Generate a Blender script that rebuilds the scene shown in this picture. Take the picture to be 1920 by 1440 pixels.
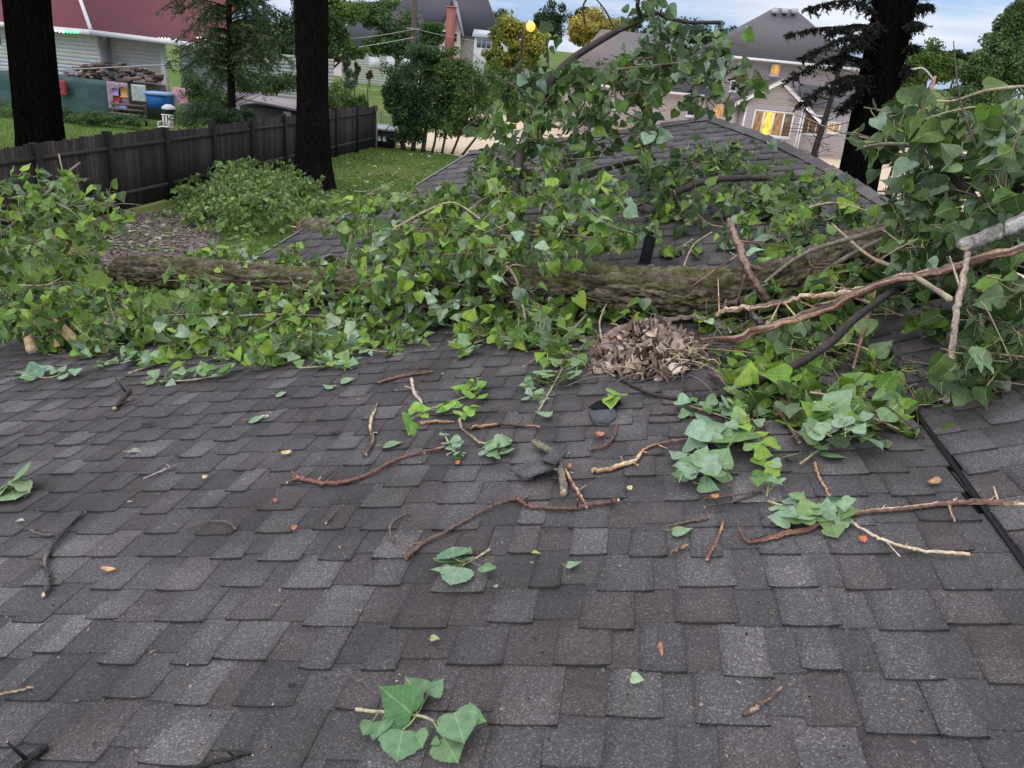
import bpy, math, random
import numpy as np
from math import radians, sin, cos, pi, sqrt, atan2
from mathutils import Vector, Matrix, noise
random.seed(7); rng = np.random.default_rng(11)
SC = bpy.context.scene; COL = SC.collection
for o in list(bpy.data.objects): bpy.data.objects.remove(o, do_unlink=True)

# ---------------------------------------------------------------- camera
F = 1450.0; PIT = radians(22.8); ROL = radians(5.7)
CAM = np.array([0, 0, 4.8])
fw = np.array([0, cos(PIT), -sin(PIT)]); _r = np.array([1., 0, 0]); _u = np.array([0, sin(PIT), cos(PIT)])
RT = _r*cos(ROL) + _u*sin(ROL); UP = _u*cos(ROL) - _r*sin(ROL)
cd = bpy.data.cameras.new('camera'); cam = bpy.data.objects.new('camera', cd); COL.objects.link(cam)
M = Matrix(((RT[0], UP[0], -fw[0], CAM[0]), (RT[1], UP[1], -fw[1], CAM[1]), (RT[2], UP[2], -fw[2], CAM[2]), (0, 0, 0, 1)))
cam.matrix_world = M
cd.sensor_width = 36; cd.lens = F/1920*36; cd.clip_start = 0.02; cd.clip_end = 2000
SC.camera = cam
# ---------------------------------------------------------------- light
SUN_EL, SUN_AZ = radians(38), radians(215)      # azimuth measured from +Y clockwise
w = bpy.data.worlds.new('World'); SC.world = w; w.use_nodes = True
nt = w.node_tree; N = nt.nodes; L = nt.links; N.clear()
out = N.new('ShaderNodeOutputWorld'); bg = N.new('ShaderNodeBackground'); L.new(bg.outputs[0], out.inputs[0])
bg.inputs[1].default_value = 0.10
sky = N.new('ShaderNodeTexSky'); sky.sky_type = 'NISHITA'; sky.sun_disc = False
sky.sun_elevation = SUN_EL; sky.sun_rotation = SUN_AZ; sky.air_density = 1.0; sky.dust_density = 2.0
tc = N.new('ShaderNodeTexCoord'); mp = N.new('ShaderNodeMapping'); mp.inputs['Scale'].default_value = (1.0, 1.0, 6.5)
mp.inputs['Location'].default_value = (0.35, 0.1, 0.2)
L.new(tc.outputs['Generated'], mp.inputs[0])
nz = N.new('ShaderNodeTexNoise'); nz.inputs['Scale'].default_value = 2.6; nz.inputs['Detail'].default_value = 8; nz.inputs['Roughness'].default_value = .55
L.new(mp.outputs[0], nz.inputs[0])
cr = N.new('ShaderNodeValToRGB'); cr.color_ramp.elements[0].position = .44; cr.color_ramp.elements[1].position = .60
L.new(nz.outputs[0], cr.inputs[0])
nz2 = N.new('ShaderNodeTexNoise'); nz2.inputs['Scale'].default_value = 5; nz2.inputs['Detail'].default_value = 6
L.new(mp.outputs[0], nz2.inputs[0])
cc = N.new('ShaderNodeMix'); cc.data_type = 'RGBA'
cc.inputs[6].default_value = (5.9, 6.1, 7.2, 1); cc.inputs[7].default_value = (8.2, 8.7, 9.6, 1)
L.new(nz2.outputs[0], cc.inputs[0])
base = N.new('ShaderNodeMix'); base.data_type = 'RGBA'; base.inputs[0].default_value = 0.62
base.inputs[7].default_value = (3.4, 5.2, 8.6, 1); L.new(sky.outputs[0], base.inputs[6])
mx = N.new('ShaderNodeMix'); mx.data_type = 'RGBA'
L.new(cr.outputs[0], mx.inputs[0]); L.new(base.outputs[2], mx.inputs[6]); L.new(cc.outputs[2], mx.inputs[7])
sx = N.new('ShaderNodeSeparateXYZ'); L.new(tc.outputs['Generated'], sx.inputs[0])
zr = N.new('ShaderNodeMapRange'); zr.inputs[1].default_value = .2; zr.inputs[2].default_value = .9; zr.inputs[3].default_value = 1.3; zr.inputs[4].default_value = 2.7; L.new(sx.outputs[2], zr.inputs[0])
ovr = N.new('ShaderNodeMapRange'); ovr.inputs[1].default_value = .22; ovr.inputs[2].default_value = .6; L.new(sx.outputs[2], ovr.inputs[0])
ov = N.new('ShaderNodeMix'); ov.data_type = 'RGBA'; L.new(ovr.outputs[0], ov.inputs[0]); L.new(mx.outputs[2], ov.inputs[6]); ov.inputs[7].default_value = (6.5, 6.5, 7.0, 1)   # closed cloud deck overhead
vm = N.new('ShaderNodeVectorMath'); vm.operation = 'SCALE'; L.new(ov.outputs[2], vm.inputs[0]); L.new(zr.outputs[0], vm.inputs['Scale'])   # an overcast sky is brighter overhead
L.new(vm.outputs[0], bg.inputs[0])
sd = bpy.data.lights.new('sun', 'SUN'); sd.energy = 1.0; sd.angle = radians(35); sd.color = (1, .97, .93)
so = bpy.data.objects.new('sun', sd); COL.objects.link(so)
sdir = Vector((sin(SUN_AZ)*cos(SUN_EL), cos(SUN_AZ)*cos(SUN_EL), sin(SUN_EL)))
so.rotation_euler = sdir.to_track_quat('Z', 'Y').to_euler(); so.location = (0, 0, 30)
SC.view_settings.view_transform = 'Standard'; SC.view_settings.look = 'None'
SC.view_settings.exposure = -0.10; SC.view_settings.gamma = 1
SC.render.engine = 'CYCLES'

# ---------------------------------------------------------------- projection helpers (pixels of the 1920x1440 photograph)
def ray(px, py): return RT*(px-960) + UP*(720-py) + fw*F
def P(px, py, Y):
    r = ray(px, py); return CAM + r*(Y/r[1])
def G(px, py, z=0.0):
    r = ray(px, py); return CAM + r*((z-CAM[2])/r[2])
def mpp(p): return float((np.asarray(p)-CAM) @ fw)/F          # metres per photo pixel at p
def proj(p):
    d = np.asarray(p)-CAM; z = d @ fw; return 960+F*(d@RT)/z, 720-F*(d@UP)/z
def nrm(v): v = np.asarray(v, float); return v/max(1e-9, np.linalg.norm(v))
def mkplane(uv, sp, s, dist):
    ux, uy = uv[0]-960, 720-uv[1]; ax, ay = sp[0]-960, 720-sp[1]
    X = (-F*F-uy*(ay+s*ax))/(ux-uy*s); Y = ay-s*(X-ax)
    U = nrm(ux*RT+uy*UP+F*fw); C = nrm(X*RT+Y*UP+F*fw)
    if C@RT < 0: C = -C
    Nn = np.cross(C, U); Nn = Nn if Nn[2] > 0 else -Nn
    return CAM-Nn*dist, C, U, Nn
def hitp(pl, px, py, h=0.0):
    r = ray(px, py); n = pl[3]; return CAM + r*(((pl[0]+n*h-CAM)@n)/(r@n))
PN = mkplane((1215, 150), (900, 1240), 0.02, .88)              # near roof plane
_A = hitp(PN, 0, 640); _B = hitp(PN, 1900, 540); _C = nrm(_B-_A); _n = nrm(np.cross(_C, nrm(ray(1250, -200))))
PF = (_A, _C, np.cross(_n, _C), _n)                            # far roof plane
_a = hitp(PN, 1735, 800); _b = hitp(PN, 1935, 1080); _c = nrm(_b-_a); th = radians(9)
_n = PN[3]*cos(th) + np.cross(_c, PN[3])*sin(th)
if _n@np.array([1, 0, 0]) > PN[3]@np.array([1, 0, 0]): _n = PN[3]*cos(th) - np.cross(_c, PN[3])*sin(th)
_cc = nrm(PN[1]-_n*(PN[1]@_n)); PR = (_a, _cc, np.cross(_n, _cc), _n)      # right roof plane
def hgt(pl, p): return (np.asarray(p)-pl[0])@pl[3]
def roofhit(px, py):                                           # first roof surface met by the ray
    r = ray(px, py); ts = []
    for pl in (PN, PF, PR):
        d = r@pl[3]
        if d < -1e-6: ts.append(((pl[0]-CAM)@pl[3])/d)
    t = min([t for t in ts if t > 0] or [8/r[1]])
    return CAM+r*t
def rooflift(p, h): return np.asarray(p) + np.array([0, 0, h])
def aboveroof(p): return min(hgt(PN, p), hgt(PF, p), hgt(PR, p))

# ---------------------------------------------------------------- mesh builder
class MB:
    def __init__(s): s.v = []; s.f = []; s.c = []; s.n = 0
    def add(s, v, f, c):                       # v Nx3, f list of index tuples, c one colour or list
        v = np.asarray(v, float).reshape(-1, 3); s.v.append(v); n = s.n
        for q in f: s.f.append(tuple(i+n for i in q))
        if isinstance(c, list): s.c.extend(c)
        else: s.c.extend([c]*len(f))
        s.n += len(v); return s
    def build(s, name, mat, parent=None, smooth=False, loc=None):
        me = bpy.data.meshes.new(name); V = np.concatenate(s.v) if s.v else np.zeros((0, 3))
        if parent is not None: V = V-np.array(parent.get('_base', (0, 0, 0)))
        if loc is not None: V = V-np.asarray(loc)
        ls = np.array([len(q) for q in s.f]); st = np.concatenate([[0], np.cumsum(ls)[:-1]]) if len(ls) else []
        me.vertices.add(len(V)); me.vertices.foreach_set('co', V.astype(np.float32).ravel())
        flat = np.fromiter((i for q in s.f for i in q), dtype=np.int32)
        me.loops.add(len(flat)); me.loops.foreach_set('vertex_index', flat)
        me.polygons.add(len(s.f)); me.polygons.foreach_set('loop_start', np.array(st, dtype=np.int32)); me.polygons.foreach_set('loop_total', ls.astype(np.int32))
        if smooth: me.polygons.foreach_set('use_smooth', np.ones(len(s.f), dtype=bool))
        me.update(calc_edges=True); me.validate()
        if s.c:
            a = me.attributes.new('Col', 'FLOAT_COLOR', 'FACE')
            cc_ = np.ones((len(s.c), 4), np.float32); cc_[:, :3] = np.array([c[:3] for c in s.c]); a.data.foreach_set('color', cc_.ravel())
        me.materials.append(mat); o = bpy.data.objects.new(name, me); COL.objects.link(o)
        if parent is not None: o.parent = parent
        if loc is not None: o.location = tuple(loc)
        return o
def tag(o, label, cat, group=None, kind=None):
    if label: o['label'] = label
    if cat: o['category'] = cat
    if group: o['group'] = group
    if kind: o['kind'] = kind
    return o
def empty(name, base, label, cat, group=None, kind=None):
    o = bpy.data.objects.new(name, None); COL.objects.link(o); o.location = tuple(float(x) for x in base); o.empty_display_size = .2
    o['_base'] = [float(x) for x in base]; return tag(o, label, cat, group, kind)
def single(mb, name, mat, label, cat, group=None, kind=None, smooth=False):
    V = np.concatenate(mb.v); b = [V[:, 0].mean(), V[:, 1].mean(), V[:, 2].min()]
    return tag(mb.build(name, mat, smooth=smooth, loc=b), label, cat, group, kind)
def struct(mb, name, mat, smooth=False):
    o = mb.build(name, mat, smooth=smooth); o['kind'] = 'structure'; return o

def box(mb, x0, x1, y0, y1, z0, z1, c=(1, 1, 1), T=None):
    v = np.array([(x, y, z) for z in (z0, z1) for y in (y0, y1) for x in (x0, x1)], float)
    if T is not None: v = np.array([T(*q) for q in v])
    return mb.add(v, [(0, 2, 3, 1), (4, 5, 7, 6), (0, 1, 5, 4), (2, 6, 7, 3), (0, 4, 6, 2), (1, 3, 7, 5)], c)
def prism(mb, pts, vec, c=(1, 1, 1)):
    pts = np.asarray(pts, float); n = len(pts); v = np.vstack([pts, pts+np.asarray(vec)])
    f = [tuple(range(n)), tuple(range(2*n-1, n-1, -1))] + [(i, (i+1) % n, n+(i+1) % n, n+i) for i in range(n)]
    return mb.add(v, f, c)
def resample(pts, n):
    pts = np.asarray(pts, float); k = len(pts)
    if k == 2: t = np.linspace(0, 1, n)[:, None]; return pts[0]*(1-t)+pts[1]*t
    out_ = []
    for s in np.linspace(0, k-1, n):
        i = min(int(s), k-2); t = s-i
        p0 = pts[max(i-1, 0)]; p1 = pts[i]; p2 = pts[i+1]; p3 = pts[min(i+2, k-1)]
        out_.append(.5*((2*p1)+(-p0+p2)*t+(2*p0-5*p1+4*p2-p3)*t*t+(-p0+3*p1-3*p2+p3)*t**3))
    return np.array(out_)
def tube(mb, pts, r, sides=6, cols=(.2, .15, .1), cap=True, rough=0.0, capcol=None, seed=0, disp=None):
    pts = np.asarray(pts, float); n = len(pts)
    r = np.full(n, r, float) if np.isscalar(r) else np.interp(np.linspace(0, 1, n), np.linspace(0, 1, len(r)), r)
    T = np.gradient(pts, axis=0); ref = np.array([0, 0, 1.]) if abs(nrm(T[0])[2]) < .9 else np.array([1., 0, 0])
    V = []; a = nrm(np.cross(T[0], ref))
    for i in range(n):
        t = nrm(T[i]); a = nrm(a-t*(a@t)); b = np.cross(t, a)
        for k in range(sides):
            an = 2*pi*k/sides; rr = r[i]
            if rough: rr *= 1+rough*noise.noise(Vector((cos(an)*1.3+seed, sin(an)*1.3, i*.55+seed*3)))
            if disp: rr += disp(i/(n-1), an, r[i])
            V.append(pts[i]+(a*cos(an)+b*sin(an))*rr)
    f = []; c = []; V = np.array(V)
    ang = callable(cols) and (disp is not None or getattr(cols, 'ang', 0))
    for i in range(n-1):
        ci = cols(i/(n-1)) if callable(cols) else cols
        for k in range(sides):
            k2 = (k+1) % sides; f.append((i*sides+k, i*sides+k2, (i+1)*sides+k2, (i+1)*sides+k))
            c.append(cols(i/(n-1), 2*pi*k/sides) if ang else ci)
    if cap:
        f.append(tuple(range(sides-1, -1, -1))); c.append(capcol or c[0]); f.append(tuple((n-1)*sides+k for k in range(sides))); c.append(capcol or c[-1] if c else capcol)
    mb.add(V, f, c); return mb

# ---------------------------------------------------------------- materials
MATS = {}
def mat(name, rough=.8, spec=.3, nscale=0, namt=0.0, bump=0, bscale=None, bdist=.002, col=None, emit=None, estr=1.0, coords='Object', stretch=None, translucent=0, leaf=False, metallic=0):
    if name in MATS: return MATS[name]
    m = bpy.data.materials.new(name); m.use_nodes = True; n = m.node_tree.nodes; l = m.node_tree.links
    b = n['Principled BSDF']; b.inputs['Roughness'].default_value = rough; b.inputs['Specular IOR Level'].default_value = spec; b.inputs['Metallic'].default_value = metallic
    if col is None:
        at = n.new('ShaderNodeAttribute'); at.attribute_name = 'Col'; src = at.outputs['Color']
    else:
        rg = n.new('ShaderNodeRGB'); rg.outputs[0].default_value = (*col, 1); src = rg.outputs[0]
    t = n.new('ShaderNodeTexCoord'); vec = t.outputs[coords]
    if stretch:
        mpn = n.new('ShaderNodeMapping'); mpn.inputs['Scale'].default_value = stretch; l.new(vec, mpn.inputs[0]); vec = mpn.outputs[0]
    if leaf:
        g = n.new('ShaderNodeNewGeometry'); mm = n.new('ShaderNodeMix'); mm.data_type = 'RGBA'
        mul = n.new('ShaderNodeMath'); mul.operation = 'MULTIPLY'; mul.inputs[1].default_value = .42
        l.new(g.outputs['Backfacing'], mul.inputs[0]); l.new(mul.outputs[0], mm.inputs[0]); l.new(src, mm.inputs[6]); mm.inputs[7].default_value = (.27, .38, .24, 1); src = mm.outputs[2]
        def mth(op, a, b=None, c=None):
            k = n.new('ShaderNodeMath'); k.operation = op
            for i, q in enumerate((a, b, c)):
                if q is None: continue
                if hasattr(q, 'node'): l.new(q, k.inputs[i])
                else: k.inputs[i].default_value = q
            return k.outputs[0]
        ab = n.new('ShaderNodeAttribute'); ab.attribute_name = 'blade'; sp_ = n.new('ShaderNodeSeparateXYZ'); l.new(ab.outputs['Vector'], sp_.inputs[0]); ax = mth('ABSOLUTE', sp_.outputs[0])
        midr = mth('LESS_THAN', ax, .016); sv = mth('FRACT', mth('MULTIPLY', mth('SUBTRACT', sp_.outputs[1], mth('MULTIPLY', ax, .75)), 6.5)); side_ = mth('LESS_THAN', sv, .10); ve = mth('MULTIPLY', mth('MAXIMUM', midr, mth('MULTIPLY', side_, .45)), .55); ve = mth('MULTIPLY', ve, mth('LESS_THAN', ax, 2.0))
        mv = n.new('ShaderNodeMix'); mv.data_type = 'RGBA'; l.new(ve, mv.inputs[0]); l.new(src, mv.inputs[6]); mv.inputs[7].default_value = (.38, .46, .22, 1); src = mv.outputs[2]
        sn = n.new('ShaderNodeTexNoise'); sn.inputs['Scale'].default_value = 130; sn.inputs['Detail'].default_value = 2; l.new(t.outputs['Object'], sn.inputs[0]); sr = mth('MULTIPLY', mth('GREATER_THAN', sn.outputs[0], .70), .6); ms_ = n.new('ShaderNodeMix'); ms_.data_type = 'RGBA'; l.new(sr, ms_.inputs[0]); l.new(src, ms_.inputs[6]); ms_.inputs[7].default_value = (.12, .08, .03, 1); src = ms_.outputs[2]
    if namt:
        nn = n.new('ShaderNodeTexNoise'); nn.inputs['Scale'].default_value = nscale; nn.inputs['Detail'].default_value = 5; nn.inputs['Roughness'].default_value = .65; l.new(vec, nn.inputs[0])
        mr = n.new('ShaderNodeMapRange'); mr.inputs[1].default_value = .3; mr.inputs[2].default_value = .7; mr.inputs[3].default_value = 1-namt; mr.inputs[4].default_value = 1+namt; l.new(nn.outputs[0], mr.inputs[0])
        mm = n.new('ShaderNodeMix'); mm.data_type = 'RGBA'; mm.blend_type = 'MULTIPLY'; mm.inputs[0].default_value = 1
        cb = n.new('ShaderNodeCombineColor'); [l.new(mr.outputs[0], cb.inputs[i]) for i in range(3)]
        l.new(src, mm.inputs[6]); l.new(cb.outputs[0], mm.inputs[7]); src = mm.outputs[2]
    l.new(src, b.inputs['Base Color'])
    if bump:
        nb = n.new('ShaderNodeTexNoise'); nb.inputs['Scale'].default_value = bscale or nscale; nb.inputs['Detail'].default_value = 4; l.new(vec, nb.inputs[0])
        bm = n.new('ShaderNodeBump'); bm.inputs['Strength'].default_value = bump; bm.inputs['Distance'].default_value = bdist; l.new(nb.outputs[0], bm.inputs['Height']); l.new(bm.outputs[0], b.inputs['Normal'])
    if translucent:
        tr = n.new('ShaderNodeBsdfTranslucent'); l.new(src, tr.inputs[0]); ms = n.new('ShaderNodeMixShader'); ms.inputs[0].default_value = translucent
        l.new(b.outputs[0], ms.inputs[1]); l.new(tr.outputs[0], ms.inputs[2]); l.new(ms.outputs[0], n['Material Output'].inputs[0])
    if emit: b.inputs['Emission Color'].default_value = (*emit, 1); b.inputs['Emission Strength'].default_value = estr
    MATS[name] = m; return m

def shingle_mat():
    m = bpy.data.materials.new('shingle'); m.use_nodes = True; n = m.node_tree.nodes; l = m.node_tree.links
    b = n['Principled BSDF']; b.inputs['Roughness'].default_value = .68; b.inputs['Specular IOR Level'].default_value = .5
    at = n.new('ShaderNodeAttribute'); at.attribute_name = 'Col'; t = n.new('ShaderNodeTexCoord')
    vo = n.new('ShaderNodeTexVoronoi'); vo.inputs['Scale'].default_value = 430; l.new(t.outputs['Object'], vo.inputs[0])
    s = n.new('ShaderNodeSeparateColor'); l.new(vo.outputs['Color'], s.inputs[0])
    cr = n.new('ShaderNodeValToRGB'); e = cr.color_ramp.elements; e[0].position = 0; e[0].color = (.4, .4, .4, 1); e[1].position = 1; e[1].color = (3.0, 3.0, 3.0, 1)
    for p_, v_ in ((.45, .8), (.8, 1.25), (.93, 1.7)): q = e.new(p_); q.color = (v_, v_, v_, 1)
    l.new(s.outputs[0], cr.inputs[0])
    m1 = n.new('ShaderNodeMix'); m1.data_type = 'RGBA'; m1.blend_type = 'MULTIPLY'; m1.inputs[0].default_value = .8; l.new(at.outputs['Color'], m1.inputs[6]); l.new(cr.outputs[0], m1.inputs[7])
    nz = n.new('ShaderNodeTexNoise'); nz.inputs['Scale'].default_value = 2.6; nz.inputs['Detail'].default_value = 6; l.new(t.outputs['Object'], nz.inputs[0])
    c2 = n.new('ShaderNodeValToRGB'); c2.color_ramp.elements[0].position = .3; c2.color_ramp.elements[0].color = (.56, .53, .52, 1); c2.color_ramp.elements[1].position = .68; c2.color_ramp.elements[1].color = (1.25, 1.24, 1.26, 1); l.new(nz.outputs[0], c2.inputs[0])
    m2 = n.new('ShaderNodeMix'); m2.data_type = 'RGBA'; m2.blend_type = 'MULTIPLY'; m2.inputs[0].default_value = 1; l.new(m1.outputs[2], m2.inputs[6]); l.new(c2.outputs[0], m2.inputs[7])
    l.new(m2.outputs[2], b.inputs['Base Color'])
    bm = n.new('ShaderNodeBump'); bm.inputs['Strength'].default_value = .8; bm.inputs['Distance'].default_value = .0014; l.new(s.outputs[1], bm.inputs['Height']); l.new(bm.outputs[0], b.inputs['Normal'])
    return m
M_SH = shingle_mat()
M_LEAF = mat('leaf', rough=.5, spec=.28, nscale=60, namt=.25, bump=.25, bscale=90, bdist=.002, translucent=.2, leaf=True)
M_FAR = mat('crown_leaf', rough=.7, spec=.2, translucent=.25)
M_BARK = mat('bark', rough=.95, spec=.1, nscale=34, namt=.55, bump=1, bscale=85, bdist=.010)
M_TWIG = mat('twig_bark', rough=.7, spec=.35, nscale=110, namt=.5, bump=.7, bscale=180, bdist=.002)
M_DEAD = mat('dead_leaf', rough=.8, spec=.25, nscale=50, namt=.3, translucent=.1)
M_PAINT = mat('painted_surface', rough=.6, spec=.3, nscale=3, namt=.1)
M_WOOD = mat('weathered_wood', rough=.85, spec=.2, nscale=9, namt=.35, stretch=(6, 6, .6), bump=.4, bdist=.01)
M_ROOFF = mat('far_shingle', rough=.85, nscale=14, namt=.3, bump=.4, bdist=.02)
M_MET = mat('dark_metal', rough=.5, spec=.4, nscale=20, namt=.15)
M_GLASS = mat('window_glass', rough=.12, spec=.6, col=(.02, .025, .03))
M_BLACK = mat('underlay', rough=.85, col=(.008, .008, .009))

# ---------------------------------------------------------------- roof underfoot
GREYS = [(c[0]*.735, c[1]*.705, c[2]*.70) for c in [(.150, .146, .146), (.125, .121, .124), (.105, .101, .103), (.088, .084, .086), (.124, .110, .112), (.094, .081, .083), (.17, .166, .166), (.11, .107, .111), (.074, .070, .072)]]
def pc(pl, p): d = np.asarray(p)-pl[0]; return d@pl[1], d@pl[2]
def xrange_at(poly, v):
    xs = []
    for i in range(len(poly)):
        (x0, y0), (x1, y1) = poly[i], poly[(i+1) % len(poly)]
        if (y0-v)*(y1-v) < 0: xs.append(x0+(x1-x0)*(v-y0)/(y1-y0))
    xs.sort(); return list(zip(xs[::2], xs[1::2]))
def shingles(mb, pl, poly, v0=0.0, e=.108, seed=1, detail=4, gain=1.0, con=.9):
    R = random.Random(seed); O, Cx, U, Nn = pl
    vmin = min(p[1] for p in poly); vmax = max(p[1] for p in poly)
    k0 = int(math.floor((vmin-v0)/e)); k1 = int(math.ceil((vmax-v0)/e))
    W = lambda a, b, h: O+Cx*a+U*b+Nn*h
    for k in range(k0, k1):
        y0 = v0+k*e
        for xa, xb in xrange_at(poly, y0+e*.5):
            xa -= R.uniform(0, .02); xb += R.uniform(-.012, .02); x = xa; hi = R.random() < .5; wav = R.random()*9
            while x < xb-.005:
                wd = R.choice([.06, .075, .085, .095, .105]) if hi else R.choice([.045, .055, .07, .085])
                x1 = min(x+wd, xb); 
                if xb-x1 < .03: x1 = xb
                h = (.0062 if hi else .0034)+R.random()*.001
                curl = .0025*R.random()**3 if hi else .0003
                c = R.choice(GREYS[:3]+GREYS[4:5]+GREYS[6:8]+GREYS if hi else GREYS[2:4]+GREYS[5:6]+GREYS[8:])
                kf = R.uniform(.88, 1.12)*gain; c = tuple((q*con+w_*(1-con))*kf for q, w_ in zip(c, (.077, .074, .074)))
                kq = R.choice([.76, .84, 1.16]); c2 = c if R.random() < .6 else tuple(q*kq for q in c)
                sp = R.uniform(.35, .75); slant = R.uniform(0, .003) if hi else 0; off = R.uniform(-.018, .014) if hi else R.uniform(-.004, .024)
                if not hi: x -= .006; x1 += .006
                bj = off; nx = detail; tilt = R.uniform(-.003, .003)
                vs = []; fs = []; cs = []
                top = y0+e+.036
                for i in range(nx+1):
                    s = i/nx; xx = x+(x1-x)*s
                    ed = (abs(s-.5)*2)**4
                    yb = y0+bj+tilt*(s-.5)+.0012*noise.noise(Vector((xx*40, k*3.1, seed)))+ed*.0012
                    hb = h+curl*(ed*.8+.2*noise.noise(Vector((xx*9, k, wav))))
                    xb_ = xx+(-slant if s == 1 else slant if s == 0 else 0)*0
                    xt = xx+slant*(1-2*s)
                    ym = yb+(top-yb)*sp
                    vs += [W(xb_, yb, -.002), W(xb_, yb, hb), W((xb_+xt)/2, ym, h*.62), W(xt, top, .0012 if hi else .0006)]
                for i in range(nx):
                    a = i*4; b = a+4
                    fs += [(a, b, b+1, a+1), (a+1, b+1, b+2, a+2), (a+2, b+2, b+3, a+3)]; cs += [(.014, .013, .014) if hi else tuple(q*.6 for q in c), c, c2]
                if hi:
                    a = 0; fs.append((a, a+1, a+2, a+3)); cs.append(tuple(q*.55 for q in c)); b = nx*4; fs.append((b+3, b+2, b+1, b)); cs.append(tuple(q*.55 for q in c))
                mb.add(vs, fs, cs); x = x1 if hi else x1-.006; hi = (not hi) if R.random() < .93 else hi
# polygons in plane coordinates
cre = lambda px: 640-(100/1900)*px
Npx = [(-420, cre(-420)), (0, cre(0)), (900, cre(900)), (1700, cre(1700))]
Nw = [hitp(PN, *q) for q in Npx]
rl0 = hitp(PN, 1735, 800)+(hitp(PN, 1735, 800)-hitp(PN, 1935, 1080))*1.2; 
npoly = [pc(PN, q) for q in Nw]
# groove line in plane coords
g0 = np.array(pc(PN, hitp(PN, 1735, 800))); g1 = np.array(pc(PN, hitp(PN, 1935, 1080))); gd = (g1-g0)/np.linalg.norm(g1-g0)
def gx(v, off=0): return g0[0]+gd[0]*(v-g0[1])/gd[1]+off
vt = npoly[-1][1]; vb = pc(PN, hitp(PN, 900, 1440))[1]-1.2
npoly[-1] = (gx(vt, -.010), vt)
npoly += [(gx(vb, -.010), vb), (npoly[0][0]-.2, vb)]
roof = empty('house_under_camera', (CAM[0], CAM[1]-.5, 0), 'grey shingled house roof carrying the fallen tree and branch litter', 'house', None)
mbn = MB(); shingles(mbn, PN, npoly, v0=.03, seed=3)
mbn.build('roof', M_SH, roof)['label'] = 'near slope of grey laminated shingles littered with twigs'
Fpx = [(1330, 224), (1165, 250), (1000, 272), (880, 290), (735, 378), (570, 432), (250, 627), (900, cre(900)), (1900, 540), (1800, 465), (1650, 375), (1560, 320), (1440, 262)]
fpoly = [pc(PF, hitp(PF, *q)) for q in Fpx]
mbf = MB(); shingles(mbf, PF, fpoly, v0=.02, seed=8, detail=3, e=.125, gain=1.12, con=.45)  # gain lightens the shingle colour to stand in for grazing sheen
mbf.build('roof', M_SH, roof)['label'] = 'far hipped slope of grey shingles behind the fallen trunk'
# right plane polygon
ga = np.array(pc(PR, hitp(PN, 1735, 800))); gb = np.array(pc(PR, hitp(PN, 1935, 1080))); gq = (gb-ga)/np.linalg.norm(gb-ga)
def grx(v): return ga[0]+gq[0]*(v-ga[1])/gq[1]
va = ga[1]+.95; vb2 = ga[1]-1.8
rpoly = [(grx(va)+.012, va), (grx(va)+1.6, va), (grx(vb2)+1.2, vb2), (grx(vb2)+.012, vb2)]
mbr = MB(); shingles(mbr, PR, rpoly, v0=.05, seed=15)
mbr.build('roof', M_SH, roof)['label'] = 'darker right-hand slope beyond the black valley line'
# deck under the shingles, fascia and walls
def slab(mb, pl, poly, h=-.006, th_=.10, c=(.02, .02, .02)):
    pts = [pl[0]+pl[1]*a+pl[2]*b+pl[3]*h for a, b in poly]; prism(mb, pts, pl[3]*-th_, c)
mbs = MB(); slab(mbs, PN, npoly+[] , -.004); slab(mbs, PF, fpoly, -.004)
slab(mbs, PR, [(rpoly[0][0]-.03, rpoly[0][1]), rpoly[1], rpoly[2], (rpoly[3][0]-.03, rpoly[3][1])], -.008)
mbs.build('roof_deck', M_BLACK, roof)
mb = MB(); v1 = PF[0]+PF[1]*0
edge = [hitp(PF, *q) for q in Fpx[:6]+[(250, 627)]]
for i in range(len(edge)-1):
    a, b = edge[i], edge[i+1]; d = nrm(b-a); o_ = nrm(np.cross(d, PF[3])); 
    if o_[1] < 0 and i < 3: o_ = -o_
    if i >= 3 and o_[0] > 0: o_ = -o_
    a = a-d*.0; pts = [a+PF[3]*.012, b+PF[3]*.012, b-PF[3]*.13, a-PF[3]*.13]; prism(mb, pts, o_*.012, (.30, .31, .33))
mb.build('fascia', M_PAINT, roof)
mb = MB()
for (i0, i1) in ((0, 3), (0, 8)):
    pass
hip = [hitp(PF, *q) for q in [(1330, 224), (1440, 262), (1560, 320), (1650, 375), (1800, 465), (1900, 540)]]
rid = [hitp(PF, *q) for q in [(880, 290), (1000, 272), (1165, 250), (1330, 224)]]
for line in (hip, rid):
    pts = resample(line, int(sum(np.linalg.norm(line[i+1]-line[i]) for i in range(len(line)-1))/.15))
    for i in range(len(pts)-1):
        a, b = pts[i], pts[i+1]; d = nrm(b-a); s_ = nrm(np.cross(d, PF[3])); 
        if s_[1] > 0: s_ = -s_
        hh = .012+.01; c = random.choice(GREYS); b2 = b+d*.05
        V = [a+s_*.055+PF[3]*(hh-.006), b2+s_*.055+PF[3]*.008, b2+PF[3]*.022, a+PF[3]*(hh+.012), a-s_*.07-PF[3]*.03, b2-s_*.07-PF[3]*.04]
        mb.add(V, [(0, 1, 2, 3), (3, 2, 5, 4), (0, 3, 4)], [c, c, (.02, .02, .02)])
mb.build('ridge_cap', M_SH, roof)
mb = MB(); ring = [hitp(PF, *q) for q in Fpx[:7]]+[PN[0]+PN[1]*npoly[0][0]+PN[2]*npoly[0][1]]+[PN[0]+PN[1]*npoly[-1][0]+PN[2]*npoly[-1][1]]+[PR[0]+PR[1]*rpoly[2][0]+PR[2]*rpoly[2][1]]+[PR[0]+PR[1]*rpoly[1][0]+PR[2]*rpoly[1][1]]+[hitp(PF, *q) for q in [(1900, 540), (1650, 375), (1440, 262)]]
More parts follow.
